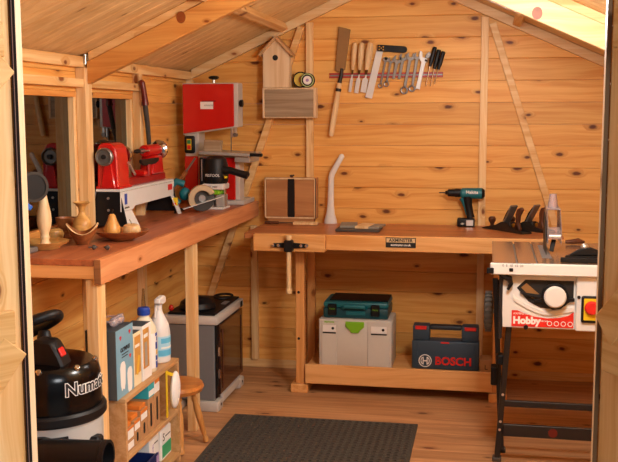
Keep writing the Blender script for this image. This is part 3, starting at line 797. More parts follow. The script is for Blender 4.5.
hs = MB(); hs.prism([(.054, zt), (.162, zt), (.158, zt+.018), (.153, 1.375), (.147, 1.412), (.132, 1.432), (.110, 1.438), (.084, 1.438), (.068, 1.430), (.059, 1.41), (.056, zt+.018)], (0, -1.405, 0), (1, 0, 0), (0, 0, 1), .14, 'red', .005); hs.box(.050, .168, -1.550, -1.400, zt, zt+.012, 'red', .003); o = hs.build('headstock', t)
MB().prism([(.078, zt+.004), (.148, zt+.004), (.130, 1.345), (.094, 1.345)], (0, -1.5455, 0), (1, 0, 0), (0, 0, 1), .012, 'red', .004).build('front_rib', o)
MB().lathe([(0, .006), (.014, .006), (.014, .010), (.030, .010), (.036, 0), (.041, .004), (.042, .020), (.038, .030), (.020, .030), (0, .030)], 'steel', (.104, -1.582+.0, 1.376), (0, 1, 0), 32).build('handwheel', o)
MB().cyl((.104, -1.5835, 1.376), (.104, -1.575, 1.376), .011, 'ink', seg=18).build('spindle_bore', o)
MB().lathe([(0, 0), (.02, 0), (.02, .02), (.043, .022), (.045, .03), (.045, .045), (.03, .05), (0, .05)], 'chrome', (.112, -1.4045, 1.376), (0, 1, 0), 28).build('faceplate', o)
MB().cyl((.168, -1.44, 1.345), (.168, -1.36, 1.285), .006, 'silver', seg=10).build('lever', o)
MB().box(.075, .146, -1.4045, -.86, zt, zt+.04, 'red_dark', .006).build('bed', t)
ts = MB(); ts.prism([(-1.10, zt+.0405), (-.93, zt+.0405), (-.95, 1.36), (-1.06, 1.36)], (.088, 0, 0), (0, 1, 0), (0, 0, 1), .074, 'red', .006)
ts.cyl((.125, -1.115, 1.386), (.125, -.93, 1.386), .030, 'red', seg=24, ch=.005); o = ts.build('tailstock', t)
MB().cyl((.125, -1.150, 1.386), (.125, -1.115, 1.386), .013, 'steel', .009, 18).build('quill', o)
MB().lathe([(0, 0), (.022, 0), (.026, .008), (.040, .012), (.050, .02), (.050, .032), (.042, .038), (.02, .036), (0, .036)], 'chrome', (.125, -.9295, 1.386), (0, 1, 0), 30).build('handwheel', o)
mb = MB(); mb.cyl((.150, -1.10, 1.388), (.158, -1.27, 1.391), .004, 'silver', seg=10); mb.ball((.160, -1.30, 1.392), (.011, .042, .011), 'black', 14); mb.build('lock_lever', o)
MB().box(.100, .178, -1.24, -1.17, zt+.0405, zt+.07, 'red', .008).build('banjo', t)
mb = MB(); mb.cyl((.178, -1.205, zt+.045), (.178, -1.205, 1.325), .011, 'red_dark', seg=14); o = mb.build('rest_post', t)
MB().prism([(-1.31, 1.352), (-1.06, 1.352), (-1.06, 1.335), (-1.10, 1.324), (-1.27, 1.320), (-1.31, 1.335)], (.170, 0, 0), (0, 1, 0), (0, 0, 1), .014, 'black', .004).build('tool_rest', t)
sw = MB(); sw.box(.172, .196, -.842, -.812, 1.085, 1.128, 'yellow', .004); o = sw.build('switch_box', t)
MB().box(.176, .194, -.8455, -.8422, 1.092, 1.102, 'red_ink').build('stop_button', o)
MB().box(.179, .190, -.832, -.816, ZB+.002, 1.0845, 'black').build('switch_post', t)

# turning gouge leaning behind the lathe
t = thing('turning_gouge', 'turning gouge with brown handle leaning between lathe and bandsaw', 'gouge', (.10, -.62, ZB))
p, q = Vector((.035, -.60, 1.06)), Vector((.175, -.60, 1.255)); d = (q-p).normalized(); L = (q-p).length
MB().lathe([(0, 0), (.012, .001), (.013, .03), (.016, .07), (.013, .15), (.011, L)], 'brown_wood', p, d, 16).build('handle', t)
MB().cyl(q, q+d*.09, .006, 'steel', seg=12).build('blade', t)

# bandsaw in the corner
t = thing('bandsaw', 'tall red and silver bandsaw standing in the back left corner', 'bandsaw', (.24, -.17, ZB))
ba = MB(); ba.box(.16, .425, -.31, -.05, ZB, ZB+.026, 'silver_paint', .003); ba.build('base', t)
co = MB(); co.box(.070, .152, -.29, -.16, ZB+.0265, 1.74, 'silver_paint', .004); co.build('column', t)
def cover(name, z0l, z0r, z1, x0, x1, y0, y1):
    q = MB(); q.prism([(x0, z0l), (x1, z0r), (x1, z1), (x0, z1)], (0, y1, 0), (1, 0, 0), (0, 0, 1), y1-y0, 'silver_paint', .004); o = q.build(name, t)
    q = MB(); q.prism([(x0+.006, z0l+.008), (x1-.022, z0r+.004), (x1-.022, z1-.006), (x0+.006, z1-.006)], (0, y0-.0004, 0), (1, 0, 0), (0, 0, 1), .014, 'red', .004); return o, q.build('door', o)
o, dr = cover('upper_wheel_cover', 1.448, 1.495, 1.748, .062, .396, -.305, -.195)
lb = MB(); lb.box(.175, .252, -.3202, -.3185, 1.598, 1.640, 'paper', .0004); lb = lb.build('label', dr)
MB().box(.186, .268, -.3204, -.3186, 1.642, 1.646, 'ink').build('label_bar', dr)
text('lettering', 'AXMINSTER', .011, 'cast', lb, (.227, -.3206, 1.619))
kb = MB(); kb.cyl((.235, -.24, 1.7485), (.235, -.24, 1.770), .009, 'silver', seg=12)
kb.lathe([(0, 0), (.012, 0), (.03, .008), (.032, .016), (.02, .022), (0, .024)], 'black', (.235, -.24, 1.768), seg=20); kb.build('tension_knob', o)
kb = MB(); kb.lathe([(0, 0), (.012, 0), (.020, .006), (.021, .022), (0, .026)], 'black', (.3965, -.28, 1.63), (1, 0, 0), 18); kb.build('side_knob', o)
gd = MB(); gd.box(.350, .362, -.30, -.28, 1.435, 1.494, 'silver', .002); gd.box(.368, .384, -.30, -.28, 1.445, 1.494, 'silver', .002); gd.cyl((.375, -.305, 1.45), (.375, -.275, 1.45), .012, 'steel', seg=16); gd.build('blade_guide', t)
MB().box(.3475, .3495, -.296, -.280, 1.352, 1.494, 'steel').build('blade', t)
o, dr = cover('lower_wheel_cover', ZB+.0265, ZB+.0265, 1.325, .1525, .400, -.305, -.195)
q = MB(); q.box(.068, .148, -.302, -.2903, ZB+.03, 1.325, 'red', .004); q.build('column_cover', t)
sw = MB(); sw.box(.072, .134, -.318, -.2903, 1.342, 1.445, 'black', .010, seg=2); o = sw.build('switch', t)
MB().box(.089, .117, -.3195, -.3183, 1.362, 1.426, 'yellow', .0005).build('switch_plate', o)
MB().box(.092, .114, -.323, -.3197, 1.366, 1.390, 'red_ink', .002).build('off_button', o); MB().box(.092, .114, -.323, -.3197, 1.398, 1.420, 'green', .002).build('on_button', o)
X = Matrix.Translation((.33, -.24, 1.343)) @ Matrix.Rotation(math.radians(2.5), 4, 'Y')
MB().box(-.145, .155, -.16, .13, -.009, .009, 'cast_light', .003, X).build('table', t)
MB().box(.155, .225, -.155, -.125, -.006, .012, 'black', .003, X).build('fence_rail_end', t)
MB().box(.060, .15, -.13, .10, -.045, -.0095, 'cast_light', .004, X).build('trunnion', t)
MB().box(-.118, -.02, -.15, -.10, .0095, .075, 'trough', .003, X).build('fence', t)

# plunge router between bandsaw and circular saw
t = thing('plunge_router', 'black plunge router with green trim and long handle, in front of bandsaw', 'router', (.31, -.53, ZB))
y = -.53
MB().box(.235, .385, -.60, -.46, ZB, ZB+.012, 'white_plastic', .003).build('base_plate', t)
for x in (.252, .372):
    c = MB(); c.cyl((x, y, ZB+.0125), (x, y, 1.325 if x < .3 else 1.19), .011, 'chrome', seg=16); c.build('guide_column', t)
mb = MB(); mb.lathe([(0, 0), (.064, 0), (.070, .012), (.072, .05), (.070, .10), (.060, .136), (.034, .152), (0, .154)], 'black', (.323, y, 1.186), seg=28); o = mb.build('motor_housing', t)
fn = lambda x, yy, z: Vector((.323, y, 1.232)) + Vector((math.sin(x/.0722)*(.0722+z), -math.cos(x/.0722)*(.0722+z), yy))
text_mb('FESTOOL', .021, 'paper', fn, ext=.0012).build('lettering', o)
MB().box(.262, .385, -.60, -.47, 1.153, 1.1855, 'white_plastic', .006).build('collar', t)
text('lettering', 'OF 1400', .016, 'ink', t, (.323, -.6005, 1.169))
MB().box(.285, .360, -.590, -.48, 1.125, 1.1525, 'lime', .006).build('release_ring', t)
MB().box(.335, .380, -.575, -.49, ZB+.0125, 1.1245, 'cast_light', .004).build('extraction_tower', t)
MB().cyl((.305, y, 1.06), (.305, y, 1.1245), .016, 'steel', seg=18).build('collet', t)
MB().tube([(.375, -.56, 1.262), (.42, -.56, 1.258), (.47, -.56, 1.243), (.515, -.56, 1.232), (.52, -.56, 1.229)], [.026, .020, .020, .022, .012], 'black', 14).build('handle', t)
MB().box(.388, .405, -.592, -.578, 1.216, 1.230, 'yellow', .003).build('trigger_lock', t)
MB().box(.240, .264, -.572, -.548, 1.17, 1.33, 'black', .006).build('depth_stop', t)
MB().cyl((.252, -.575, 1.145), (.252, -.575, 1.172), .015, 'lime', seg=18, ch=.003).build('depth_knob', t)
MB().box(.2535, .2585, -.5735, -.5722, 1.20, 1.32, 'silver').build('depth_scale', t)

# circular saw
t = thing('circular_saw', 'teal and champagne circular saw resting before the router on the side bench', 'circular saw', (.29, -.74, ZB))
c = Vector((.308, -.750, 1.1195)); nrm = Vector((.42, -1, 0)).normalized()
uu = Vector((1, .42, 0)).normalized(); P3 = lambda u, w, k=0.: c + uu*u + Vector((0, 0, w)) + nrm*k
bl = []
for k in range(48): r = .071 if k % 2 else .066; a = 2*PI*k/48; bl.append((r*math.cos(a), r*math.sin(a)))
MB().prism(bl, c+nrm*.004, uu, (0, 0, 1), .003, 'iron').build('blade', t)
gq = []
for k in range(17): a = math.radians(25 + 195*k/16); gq.append((.075*math.cos(a), .075*math.sin(a)))
for k in range(17): a = math.radians(220 - 195*k/16); gq.append((.043*math.cos(a), .043*math.sin(a)))
mb = MB(); mb.prism(gq, c+nrm*.009, uu, (0, 0, 1), .034, 'tan_metal', .003); o = mb.build('upper_guard', t)
gq = [(.072*math.cos(a), .072*math.sin(a)) for a in [math.radians(185+170*k/16) for k in range(17)]] + [(.050*math.cos(a), .050*math.sin(a)) for a in [math.radians(355-170*k/16) for k in range(17)]]
mb = MB(); mb.prism(gq, c-nrm*.028, uu, (0, 0, 1), .018, 'black', .002); mb.build('lower_guard', t)
MB().cyl(c+nrm*.007, c+nrm*.015, .020, 'steel', seg=20, ch=.002).build('flange', t)
text('lettering', 'Makita', .014, 'ink', o, P3(-.006, .056, .0096), (uu, (0, 0, 1)))
mb = MB(); mb.tube([P3(-.09, .075, -.05), P3(-.13, .09, -.05), P3(-.165, .06, -.05), P3(-.165, .01, -.05), P3(-.12, -.03, -.05)], [.019, .019, .018, .018, .022], 'teal', 14); mb.ball(P3(-.085, .02, -.055), (.032, .032, .036), 'teal', 18); mb.build('handle', t)
MB().cyl(P3(-.02, .015, -.025), P3(-.02, .015, -.10), .034, 'teal', .030, 24, .008).build('motor', t)
mb = MB(); mb.tube([P3(-.135, -.03, -.05), P3(-.15, -.05, -.05), P3(-.13, -.062, -.05), P3(-.09, -.062, -.05)], .008, 'black', 10); mb.build('cable_boot', t)
mb = MB(); mb.bar(P3(-.105, -.052, .03), P3(.115, .014, .03), .05, .005, 'silver', (0, 0, 1), .001); mb.build('base_shoe', t)

# ------------------------------------------------------------------ turned wood and the grinder
t = thing('bench_grinder', 'dark round bench grinder with bright blue tool rest, half hidden by the door post', 'grinder', (.07, -2.36, ZB))
MB().box(.0, .115, -2.43, -2.28, ZB, ZB+.02, 'cast', .004, Matrix.Translation((.008, 0, 0))).build('foot', t)
MB().box(.035, .085, -2.375, -2.325, ZB+.0205, 1.215, 'dgrey', .006).build('pedestal', t)
MB().cyl((.02, -2.35, 1.262), (.115, -2.35, 1.262), .05, 'dgrey', seg=26, ch=.01).build('motor', t)
mb = MB(); mb.lathe([(0, 0), (.052, 0), (.056, .006), (.056, .034), (.050, .04), (0, .04)], 'black', (.132, -2.35, 1.30), (.75, -.66, 0), 30); o = mb.build('wheel_guard', t)
MB().lathe([(.047, 0), (.055, 0), (.057, .004), (.047, .004)], 'iron', Vector((.132, -2.35, 1.30))+Vector((.75, -.66, 0)).normalized()*.0403, (.75, -.66, 0), 30).build('rim', o)
MB().bar((.158, -2.402, 1.222), (.135, -2.43, 1.25), .035, .02, 'skyblue_metal', (0, 0, 1), .004).build('tool_rest', t)
mb = MB(); mb.tube([(.085, -2.34, 1.305), (.095, -2.36, 1.35), (.085, -2.365, 1.40)], [.022, .026, .03], 'black', 14); mb.build('eye_shield_arm', t)

t = thing('wooden_platter', 'wide shallow yellow wooden platter under the tall turned vase', 'platter', (.105, -2.135, ZB))
c0 = (.105, -2.19, ZB)
mb = MB(); mb.lathe([(0, 0), (.055, 0), (.06, .006), (.090, .022), (.096, .030), (.092, .030), (.058, .012), (0, .010)], 'yellow_wood', c0, seg=40); mb.build('bowl', t)
t = thing('turned_vase', 'tall slim pale turned vase standing on the yellow platter', 'vase', (.107, -2.19, ZB+.0108))
q = ZB+.0125
mb = MB(); mb.lathe([(0, 0), (.021, 0), (.022, .008), (.017, .016), (.016, .024), (.019, .034), (.016, .042), (.017, .05), (.026, .075), (.029, .10), (.0265, .13), (.019, .165), (.0125, .20), (.0105, .225), (.0135, .233), (.011, .24), (.014, .247), (.010, .25), (0, .245)], 'pale', (.112, -2.20, q), seg=28); mb.build('body', t)
mb = MB(); mb.lathe([(0, 0), (.024, 0), (.026, .005), (.016, .02), (.018, .034), (.034, .046), (.043, .066), (.046, .088), (.042, .088), (.036, .066), (.02, .048), (0, .046)], 'brown_wood', (.052, -1.875, ZB), seg=30)
tag(mb.build('goblet_bowl', None, (.052, -1.875, ZB)), 'small reddish-brown footed wooden bowl behind the wavy-rimmed bowl', 'bowl')
mb = MB(); mb.lathe([(0, 0), (.022, 0), (.034, .014), (.038, .030), (.033, .046), (.020, .054), (0, .053)], 'yellow_wood', (.050, -1.985, ZB), seg=28)
tag(mb.build('turned_ball', None, (.050, -1.985, ZB)), 'rounded yellow wood blank between the platter and the reddish bowl', 'turned wood')
mb = MB(); mb.lathe([(0, 0), (.026, 0), (.028, .006), (.039, .04), (.041, .065), (.034, .09), (.017, .108), (.0125, .122), (.015, .138), (.028, .154), (.037, .160), (.034, .162), (.013, .142), (0, .135)], 'yellow_wood', (.156, -1.945, ZB), seg=30)
tag(mb.build('flared_vase', None, (.156, -1.945, ZB)), 'pale turned vase with narrow neck and wide flared rim', 'vase')
# natural-edge bowl
t = thing('natural_edge_bowl', 'brown natural-edge bowl with a wavy pale rim, nearest the bench end', 'bowl', (.203, -2.05, ZB))
seg = 36; prof = [(0, 0), (.024, 0), (.030, .008), (.052, .030), (.066, .058)]; inner = [(.060, .060), (.046, .034), (.02, .014), (0, .012)]
def wav(a, h): return h * (1.12 + .34*math.cos(2*a+5.45))
vs, fs, rings = [], [], []
for r, h in prof + inner:
    if r == 0: rings.append([len(vs)]); vs.append((.203, -2.05, ZB+h))
    else:
        rings.append(list(range(len(vs), len(vs)+seg)))
        for k in range(seg):
            a = 2*PI*k/seg; vs.append((.203+r*math.cos(a), -2.05+r*math.sin(a), ZB+(wav(a, h) if h > .015 else h)))
def rf(A, B):
    o = []
    for k in range(seg):
        k2 = (k+1) % seg
        if len(A) == 1: o.append((A[0], B[k2], B[k]))
        elif len(B) == 1: o.append((A[k], A[k2], B[0]))
        else: o.append((A[k], A[k2], B[k2], B[k]))
    return o
outf = [f for i in range(4) for f in rf(rings[i], rings[i+1])]; rimf = rf(rings[4], rings[5]); inf = [f for i in range(5, 8) for f in rf(rings[i], rings[i+1])]
MB().raw(vs, outf+inf, 'brown_wood').raw(vs, rimf, 'pale').build('shell', t)
# dish with a wooden pear and apple
dc = (.312, -1.90, ZB)
mb = MB(); mb.lathe([(0, 0), (.045, 0), (.05, .004), (.096, .022), (.118, .042), (.113, .043), (.090, .025), (.045, .010), (0, .008)], 'brown_wood', dc, seg=44)
tag(mb.build('fruit_dish', None, dc), 'low dark brown turned dish holding a wooden pear and apple', 'dish')
t = thing('wooden_pear', 'turned wooden pear standing in the brown dish', 'wooden pear', (.267, -1.915, ZB+.0095))
p = (.275, -1.912, ZB+.0105)
MB().lathe([(0, 0), (.016, 0), (.030, .012), (.036, .028), (.034, .044), (.024, .064), (.017, .082), (.014, .094), (.008, .100), (0, .101)], 'pear', p, seg=26).build('body', t)
MB().tube([(p[0], p[1], p[2]+.099), (p[0]+.001, p[1], p[2]+.108), (p[0]+.006, p[1], p[2]+.118)], [.0028, .0022, .0026], 'iron', 8).build('stem', t)
t = thing('wooden_apple', 'turned wooden apple with dark stalk in the brown dish beside the pear', 'wooden apple', (.335, -1.89, ZB+.0095))
p = (.352, -1.892, ZB+.0105)
MB().lathe([(0, .004), (.012, 0), (.028, .008), (.038, .024), (.039, .038), (.032, .052), (.018, .058), (.006, .055), (0, .052)], 'apple', p, seg=26).build('body', t)
MB().tube([(p[0], p[1], p[2]+.052), (p[0]-.002, p[1], p[2]+.065), (p[0]-.008, p[1], p[2]+.076)], [.002, .0018, .0026], 'iron', 8).build('stem', t)
for x, y, a, lab in ((.295, -2.205, .5, 'tiny dark turned peg lying nearest the wavy-rimmed bowl'), (.352, -2.185, -.6, 'tiny dark turned peg lying nearest the bench corner')):
    mb = MB(); mb.lathe([(0, 0), (.003, .001), (.0035, .012), (.009, .018), (.0095, .026), (.004, .032), (0, .038)], 'slate', (x, y, ZB+.0098), (math.cos(a), math.sin(a), 0), 14)
    tag(mb.build('turned_peg', None, (x, y, ZB)), lab, 'peg')

# tool hanging from the window post
t = thing('hanging_scraper', 'long dark tool with polished oxblood handle hanging on the right window post', 'hand tool', (.06, -.94, 1.74))
MB().tube([(.0565, -.955, 1.742), (.062, -.955, 1.73), (.068, -.950, 1.69), (.070, -.942, 1.65), (.070, -.938, 1.615)], [.010, .016, .015, .016, .020], 'oxblood', 16).build('handle', t)
MB().tube([(.070, -.938, 1.614), (.068, -.905, 1.52), (.062, -.875, 1.44), (.054, -.845, 1.36)], [.014, .013, .012, .011], 'slate', 12).build('shaft', t)
MB().cyl((.042, -.955, 1.735), (.058, -.955, 1.735), .004, 'steel', seg=8).build('hook', t)

# ------------------------------------------------------------------ under the side bench
FX = .47
t = thing('shelf_unit', 'low open plywood shelf unit on the floor under the side bench', 'shelf unit', (.36, -1.98, 0))
MB().box(.265, FX, -2.302, -2.285, 0, .463, 'shelfwood', .0015).build('side_panel', t)
MB().box(.265, FX, -1.677, -1.66, 0, .463, 'shelfwood', .0015).build('side_panel', t)
MB().box(.265, FX, -2.302, -1.66, .4635, .481, 'shelfwood', .0015).build('top', t)
MB().box(.265, FX, -2.2845, -1.6775, .230, .247, 'shelfwood', .0015).build('shelf', t)
MB().box(.265, FX, -2.2845, -1.6775, .03, .047, 'shelfwood', .0015).build('shelf', t)
MB().box(.265, .270, -2.2845, -1.6775, .05, .2295, 'shelfwood').build('back_panel', t)
MB().cyl((.345, -2.3025, .445), (.345, -2.301, .445), .005, 'iron', seg=10).build('screw', t)
ST = .482
# blue carton
t = thing('carton', 'large blue carton with white coverall picture and dark side, on the shelf unit top', 'carton', (.40, -2.225, ST))
MB().box(.325, .448, -2.330, -2.155, ST, .752, 'boxdark', .0015).build('box', t)
MB().box(.4482, .4492, -2.329, -2.156, ST+.001, .751, 'boxblue').build('front_panel', t)
for z0, z1 in ((.515, .595), (.615, .690)): MB().box(.342, .392, -2.3310, -2.3302, z0, z1, 'lilac_grey').build('side_window', t)
text('lettering', 'OLYMPUS', .022, 'ink', t, (.4493, -2.240, .666), SD, bold=.0012)
for k, (w, z) in enumerate(((.07, .648), (.06, .637))): MB().box(.4493, .4498, -2.276, -2.276+w, z-.002, z+.002, 'ink').build('text_line', t)
for y, z in ((-2.285, .715), (-2.190, .722), (-2.190, .625)):
    q = [(0, -.010), (.010, .002), (.008, .008), (.004, .009), (0, .005), (-.004, .009), (-.008, .008), (-.010, .002)]
    MB().prism(q, (.4493, y, z), (0, 1, 0), (0, 0, 1), .0005, 'red_ink').build('mark', t)
for y, z, sc in ((-2.268, .565, 1.15), (-2.198, .530, 1.1)):
    q = [(-.012, -.05), (.0, -.045), (.012, -.05), (.020, -.03), (.024, .03), (.016, .045), (.006, .048), (-.006, .048), (-.016, .045), (-.024, .03), (-.020, -.03)]
    MB().prism([(a*sc, b*sc if z+b*sc > ST+.002 else ST+.002-z) for a, b in q], (.4493, y, z), (0, 1, 0), (0, 0, 1), .0005, 'paper').build('picture', t)
# safety goggles on top of it
t = thing('safety_goggles', 'clear plastic safety goggles lying on the blue carton', 'goggles', (.385, -2.225, .7525))
for y in (-2.258, -2.205):
    MB().ball((.415, y, .7735), (.018, .028, .020), 'clear', 16).build('lens', t)
for y in (-2.288, -2.175):
    MB().tube([(.415, y, .778), (.38, y, .778), (.345, y-.003, .774), (.333, y-.004, .760)], [.005, .004, .004, .004], 'clear', 8).build('arm', t)
MB().tube([(.418, -2.285, .788), (.424, -2.232, .792), (.418, -2.178, .788)], .004, 'clear', 8).build('brow', t)
# two picture cartons
for x1, y0, y1, z1, lab, z2 in ((.448, -2.145, -2.068, .700, 'yellow and white picture carton next to the blue carton', .69), (.452, -2.060, -1.958, .712, 'white picture carton with tan window, between yellow carton and glue bottle', .70)):
    t = thing('carton', lab, 'carton', (.41, (y0+y1)/2, ST))
    MB().box(.37, x1, y0, y1, ST, z1, 'boxcream' if x1 < .45 else 'paper', .0015).build('box', t)
    MB().box(.3715, x1-.0015, y0+.0015, y1-.0015, z1, z1+.001, 'boxdark').build('lid', t)
    MB().box(x1+.0002, x1+.001, y0+.006, y1-(.006 if x1 < .45 else .03), ST+.05, z1-.015, 'boxtan').build('picture', t)
    if x1 < .45:
        MB().prism([(-.02, -.04), (.0, -.045), (.022, .03), (.004, .035)], (x1+.0011, (y0+y1)/2, .57), (0, 1, 0), (0, 0, 1), .0005, 'yellow_card').build('picture_tool', t)
        MB().box(x1+.0011, x1+.0016, y0+.01, y1-.02, .640, .652, 'paper').build('title_bar', t)
    else:
        MB().box(x1+.0011, x1+.0016, y0+.022, y0+.05, .54, .64, 'cast_light').build('picture_tool', t)
        MB().box(x1+.0011, x1+.0016, y0+.012, y0+.058, .66, .675, 'paper').build('title_bar', t)
# glue bottle
t = thing('glue_bottle', 'cream glue bottle with blue cap and tall thin spout', 'bottle', (.40, -1.895, ST))
c0 = (.398, -1.896, ST)
MB().lathe([(0, 0), (.048, 0), (.052, .006), (.052, .17), (.048, .195), (.030, .225), (.022, .235), (.022, .243), (0, .243)], 'glue', c0, seg=30).build('body', t)
o = MB().lathe([(0, .2435), (.026, .2435), (.027, .248), (.027, .268), (.022, .275), (.010, .277), (0, .277)], 'blue', c0, seg=26).build('cap', t)
MB().lathe([(.0095, .2775), (.007, .31), (.0045, .355), (0, .356)], 'clear_cream', c0, seg=14).build('spout', t)
def curved(cx, cy, R, z0, z1, a0, a1, m, nm, par, th=.0008):
    vs = []; n_ = 10
    for k in range(n_+1):
        a = math.radians(a0+(a1-a0)*k/n_)
        for r in (R, R+th):
            for z in (z0, z1): vs.append((cx+r*math.cos(a), cy+r*math.sin(a), z))
    fs = []
    for k in range(n_):
        i, j = 4*k, 4*k+4
        fs += [(i+2, i+3, j+3, j+2), (i, j, j+1, i+1), (i+1, j+1, j+3, i+3), (i, i+2, j+2, j)]
    fs += [(0, 1, 3, 2), (4*n_, 4*n_+2, 4*n_+3, 4*n_+1)]
    return MB().raw(vs, fs, m).build(nm, par)
lb = curved(c0[0], c0[1], .0524, ST+.018, ST+.168, -62, 40, 'paper', 'label', t)
for z0, z1, a0, a1, m in ((.018, .045, -10, 40, 'blue'), (.050, .070, -10, 30, 'blue'), (.074, .095, -5, 40, 'yellow_card'), (.098, .128, -10, 36, 'blue'), (.133, .150, 0, 40, 'blue'), (.154, .168, -10, 20, 'blue')):
    curved(c0[0], c0[1], .0534, ST+z0, ST+z1, a0, a1, m, 'label_block', lb, .0004)
# spray bottle
t = thing('spray_bottle', 'white trigger spray bottle with light blue label at the shelf end', 'spray bottle', (.40, -1.745, ST))
c0 = (.405, -1.735, ST)
MB().lathe([(0, 0), (.044, 0), (.050, .006), (.050, .13), (.045, .165), (.030, .20), (.018, .222), (.016, .235), (0, .235)], 'white_plastic', c0, seg=30).build('body', t)
lb = curved(c0[0], c0[1], .0502, ST+.03, ST+.12, -75, 45, 'pale_sky', 'label', t)
for z0, z1, a0, a1, m in ((.034, .060, -75, 45, 'sky'), (.066, .074, -60, 30, 'paper'), (.090, .112, -60, 20, 'sky')): curved(c0[0], c0[1], .0512, ST+z0, ST+z1, a0, a1, m, 'label_band', lb, .0004)
MB().cyl((c0[0], c0[1], ST+.2355), (c0[0], c0[1], ST+.258), .017, 'white_plastic', seg=18, ch=.002).build('collar', t)
hd = MB(); hd.prism([(-.055, .268), (-.052, .290), (.010, .296), (.030, .288), (.030, .262), (.012, .258), (-.016, .258), (-.030, .266)], (c0[0]+.013, c0[1], c0[2]), (0, 1, 0), (0, 0, 1), .026, 'white_plastic', .004)
for i in range(len(hd.v)): hd.v[i].x -= .013*1.0
hd.build('spray_head', t)
MB().tube([(c0[0], c0[1]-.030, ST+.262), (c0[0], c0[1]-.036, ST+.235), (c0[0], c0[1]-.044, ST+.205)], [.006, .005, .004], 'white_plastic', 10).build('trigger', t)

# middle shelf: card boxes with hand slots, orange and white packs
SM = .2482
def slot_box(y0, y1, z1, x1, lab, slot, tops):
    t = thing('cardboard_box', lab, 'box', (.40, (y0+y1)/2, SM))
    MB().box(.30, x1, y0, y1, SM, z1, 'cardboard', .0015).build('box', t)
    if slot:
        yc = (y0+y1)/2; h0, h1 = slot
        q = [(.010*math.cos(a), (h1-.010 if math.sin(a) > 0 else h0+.010)+.010*math.sin(a)) for a in [2*PI*k/20+.01 for k in range(20)]]
        MB().prism(q, (x1+.0002, yc, 0), (0, 1, 0), (0, 0, 1), .0006, 'ink').build('hand_slot', t)
    for (a, b, c, d, m, nm) in tops: MB().box(x1+.0002, x1+.001, y0+a, y1-b, c, d, m).build(nm, t)
slot_box(-2.280, -2.185, .345, .455, 'orange and white labelled card box at the near end of the middle shelf', None, ((.004, .004, .300, .335, 'paper', 'label'), (.004, .004, .258, .285, 'paper', 'label'), (.0, .0, .336, .345, 'orange', 'edge')))
slot_box(-2.180, -2.115, .352, .455, 'second card box with oval slot and orange edge on the middle shelf', (.262, .300), ((.004, .004, .312, .338, 'paper', 'label'), (.0, .0, .340, .352, 'orange', 'edge')))
slot_box(-2.110, -2.030, .372, .455, 'third card box with oval slot and white label on the middle shelf', (.268, .315), ((.006, .006, .330, .356, 'paper', 'label'), (.0, .0, .358, .372, 'orange', 'edge')))
slot_box(-2.022, -1.955, .395, .455, 'fourth card box, plain brown with tall oval slot, below the teal pack', (.270, .372), ())
slot_box(-1.948, -1.880, .395, .455, 'fifth card box, plain brown with tall oval slot, behind the yellow strap', (.275, .378), ())
for x, y, z, lab in ((.39, -2.232, .3462, 'flat orange sandpaper pack on the nearest card box'), (.385, -2.148, .3532, 'flat orange sandpaper pack lying on the second card box'), (.39, -2.07, .3732, 'flat orange sandpaper pack lying on the third card box')):
    tag(MB().box(x-.07, x+.06, y-.033, y+.033, z, z+.018, 'orange', .002).build('sandpaper_pack', None, (x, y, z)), lab, 'pack')
t = thing('teal_pack', 'small teal and white pack standing on the fourth card box', 'pack', (.42, -1.99, .3965))
MB().box(.38, .458, -2.024, -1.952, .3965, .4625, 'teal_pack', .0015).build('box', t)
MB().box(.4582, .459, -2.018, -1.958, .404, .428, 'paper').build('label', t)
t = thing('orange_pack', 'small orange and white pack between teal pack and yellow strap', 'pack', (.42, -1.91, .3965))
MB().box(.38, .456, -1.944, -1.882, .3965, .4615, 'paper', .0015).build('box', t)
MB().box(.4562, .457, -1.942, -1.884, .438, .460, 'orange').build('band', t)
# dust mask hung at the end
t = thing('dust_mask', 'white dust mask with yellow strap hanging at the far end of the shelf unit', 'dust mask', (.49, -1.76, .37))
mb = MB(); mb.ball((0, 0, 0), (.020, .044, .082), 'paper', 20, Matrix.Translation((.4925, -1.785, .372)) @ Matrix.Rotation(-.12, 4, 'X')); mb.build('cup', t)
MB().box(.472, .476, -1.850, -1.832, .262, .470, 'yellow', .001).build('strap', t)
MB().bar((.474, -1.842, .462), (.488, -1.795, .440), .004, .014, 'yellow', (0, 0, 1)).build('strap', t)
# bottom shelf
SB = .0482
t = thing('bottle', 'white and green bottle with green cap on the bottom shelf', 'bottle', (.40, -1.74, SB))
MB().box(.345, .435, -1.815, -1.685, SB, .190, 'paper', .006).build('body', t)
MB().box(.4353, .4362, -1.808, -1.692, .062, .120, 'mint').build('label_band', t)
text('lettering', 'S', .05, 'ink', t, (.4354, -1.785, .150), SD); MB().box(.4354, .4360, -1.765, -1.70, .148, .153, 'ink').build('text_line', t)
MB().cyl((.395, -1.775, .1905), (.395, -1.775, .226), .026, 'green', .023, 22, .004).build('cap', t)
t = thing('carton', 'white and lilac carton beside the green-capped bottle on the bottom shelf', 'carton', (.40, -1.92, SB))
MB().box(.345, .438, -1.975, -1.860, SB, .200, 'paper', .0015).build('box', t)
MB().box(.4382, .439, -1.974, -1.861, .055, .115, 'lilac').build('band', t)
text('lettering', 'f', .05, 'lilac', t, (.4383, -1.93, .150), SD)
MB().box(.4384, .4389, -1.915, -1.87, .166, .171, 'ink').build('text_line', t)
t = thing('storage_tray', 'dark blue plastic tray at the near end of the bottom shelf', 'tray', (.385, -2.13, SB))
mb = MB(); mb.box(.29, .475, -2.270, -1.99, SB, SB+.006, 'blue_d', .002)
for a in ((.29, .296, -2.27, -1.99), (.469, .475, -2.27, -1.99), (.29, .475, -2.27, -2.264), (.29, .475, -1.996, -1.99)): mb.box(*a, SB+.004, .155, 'blue_d', .0015)
mb.build('tray', t)
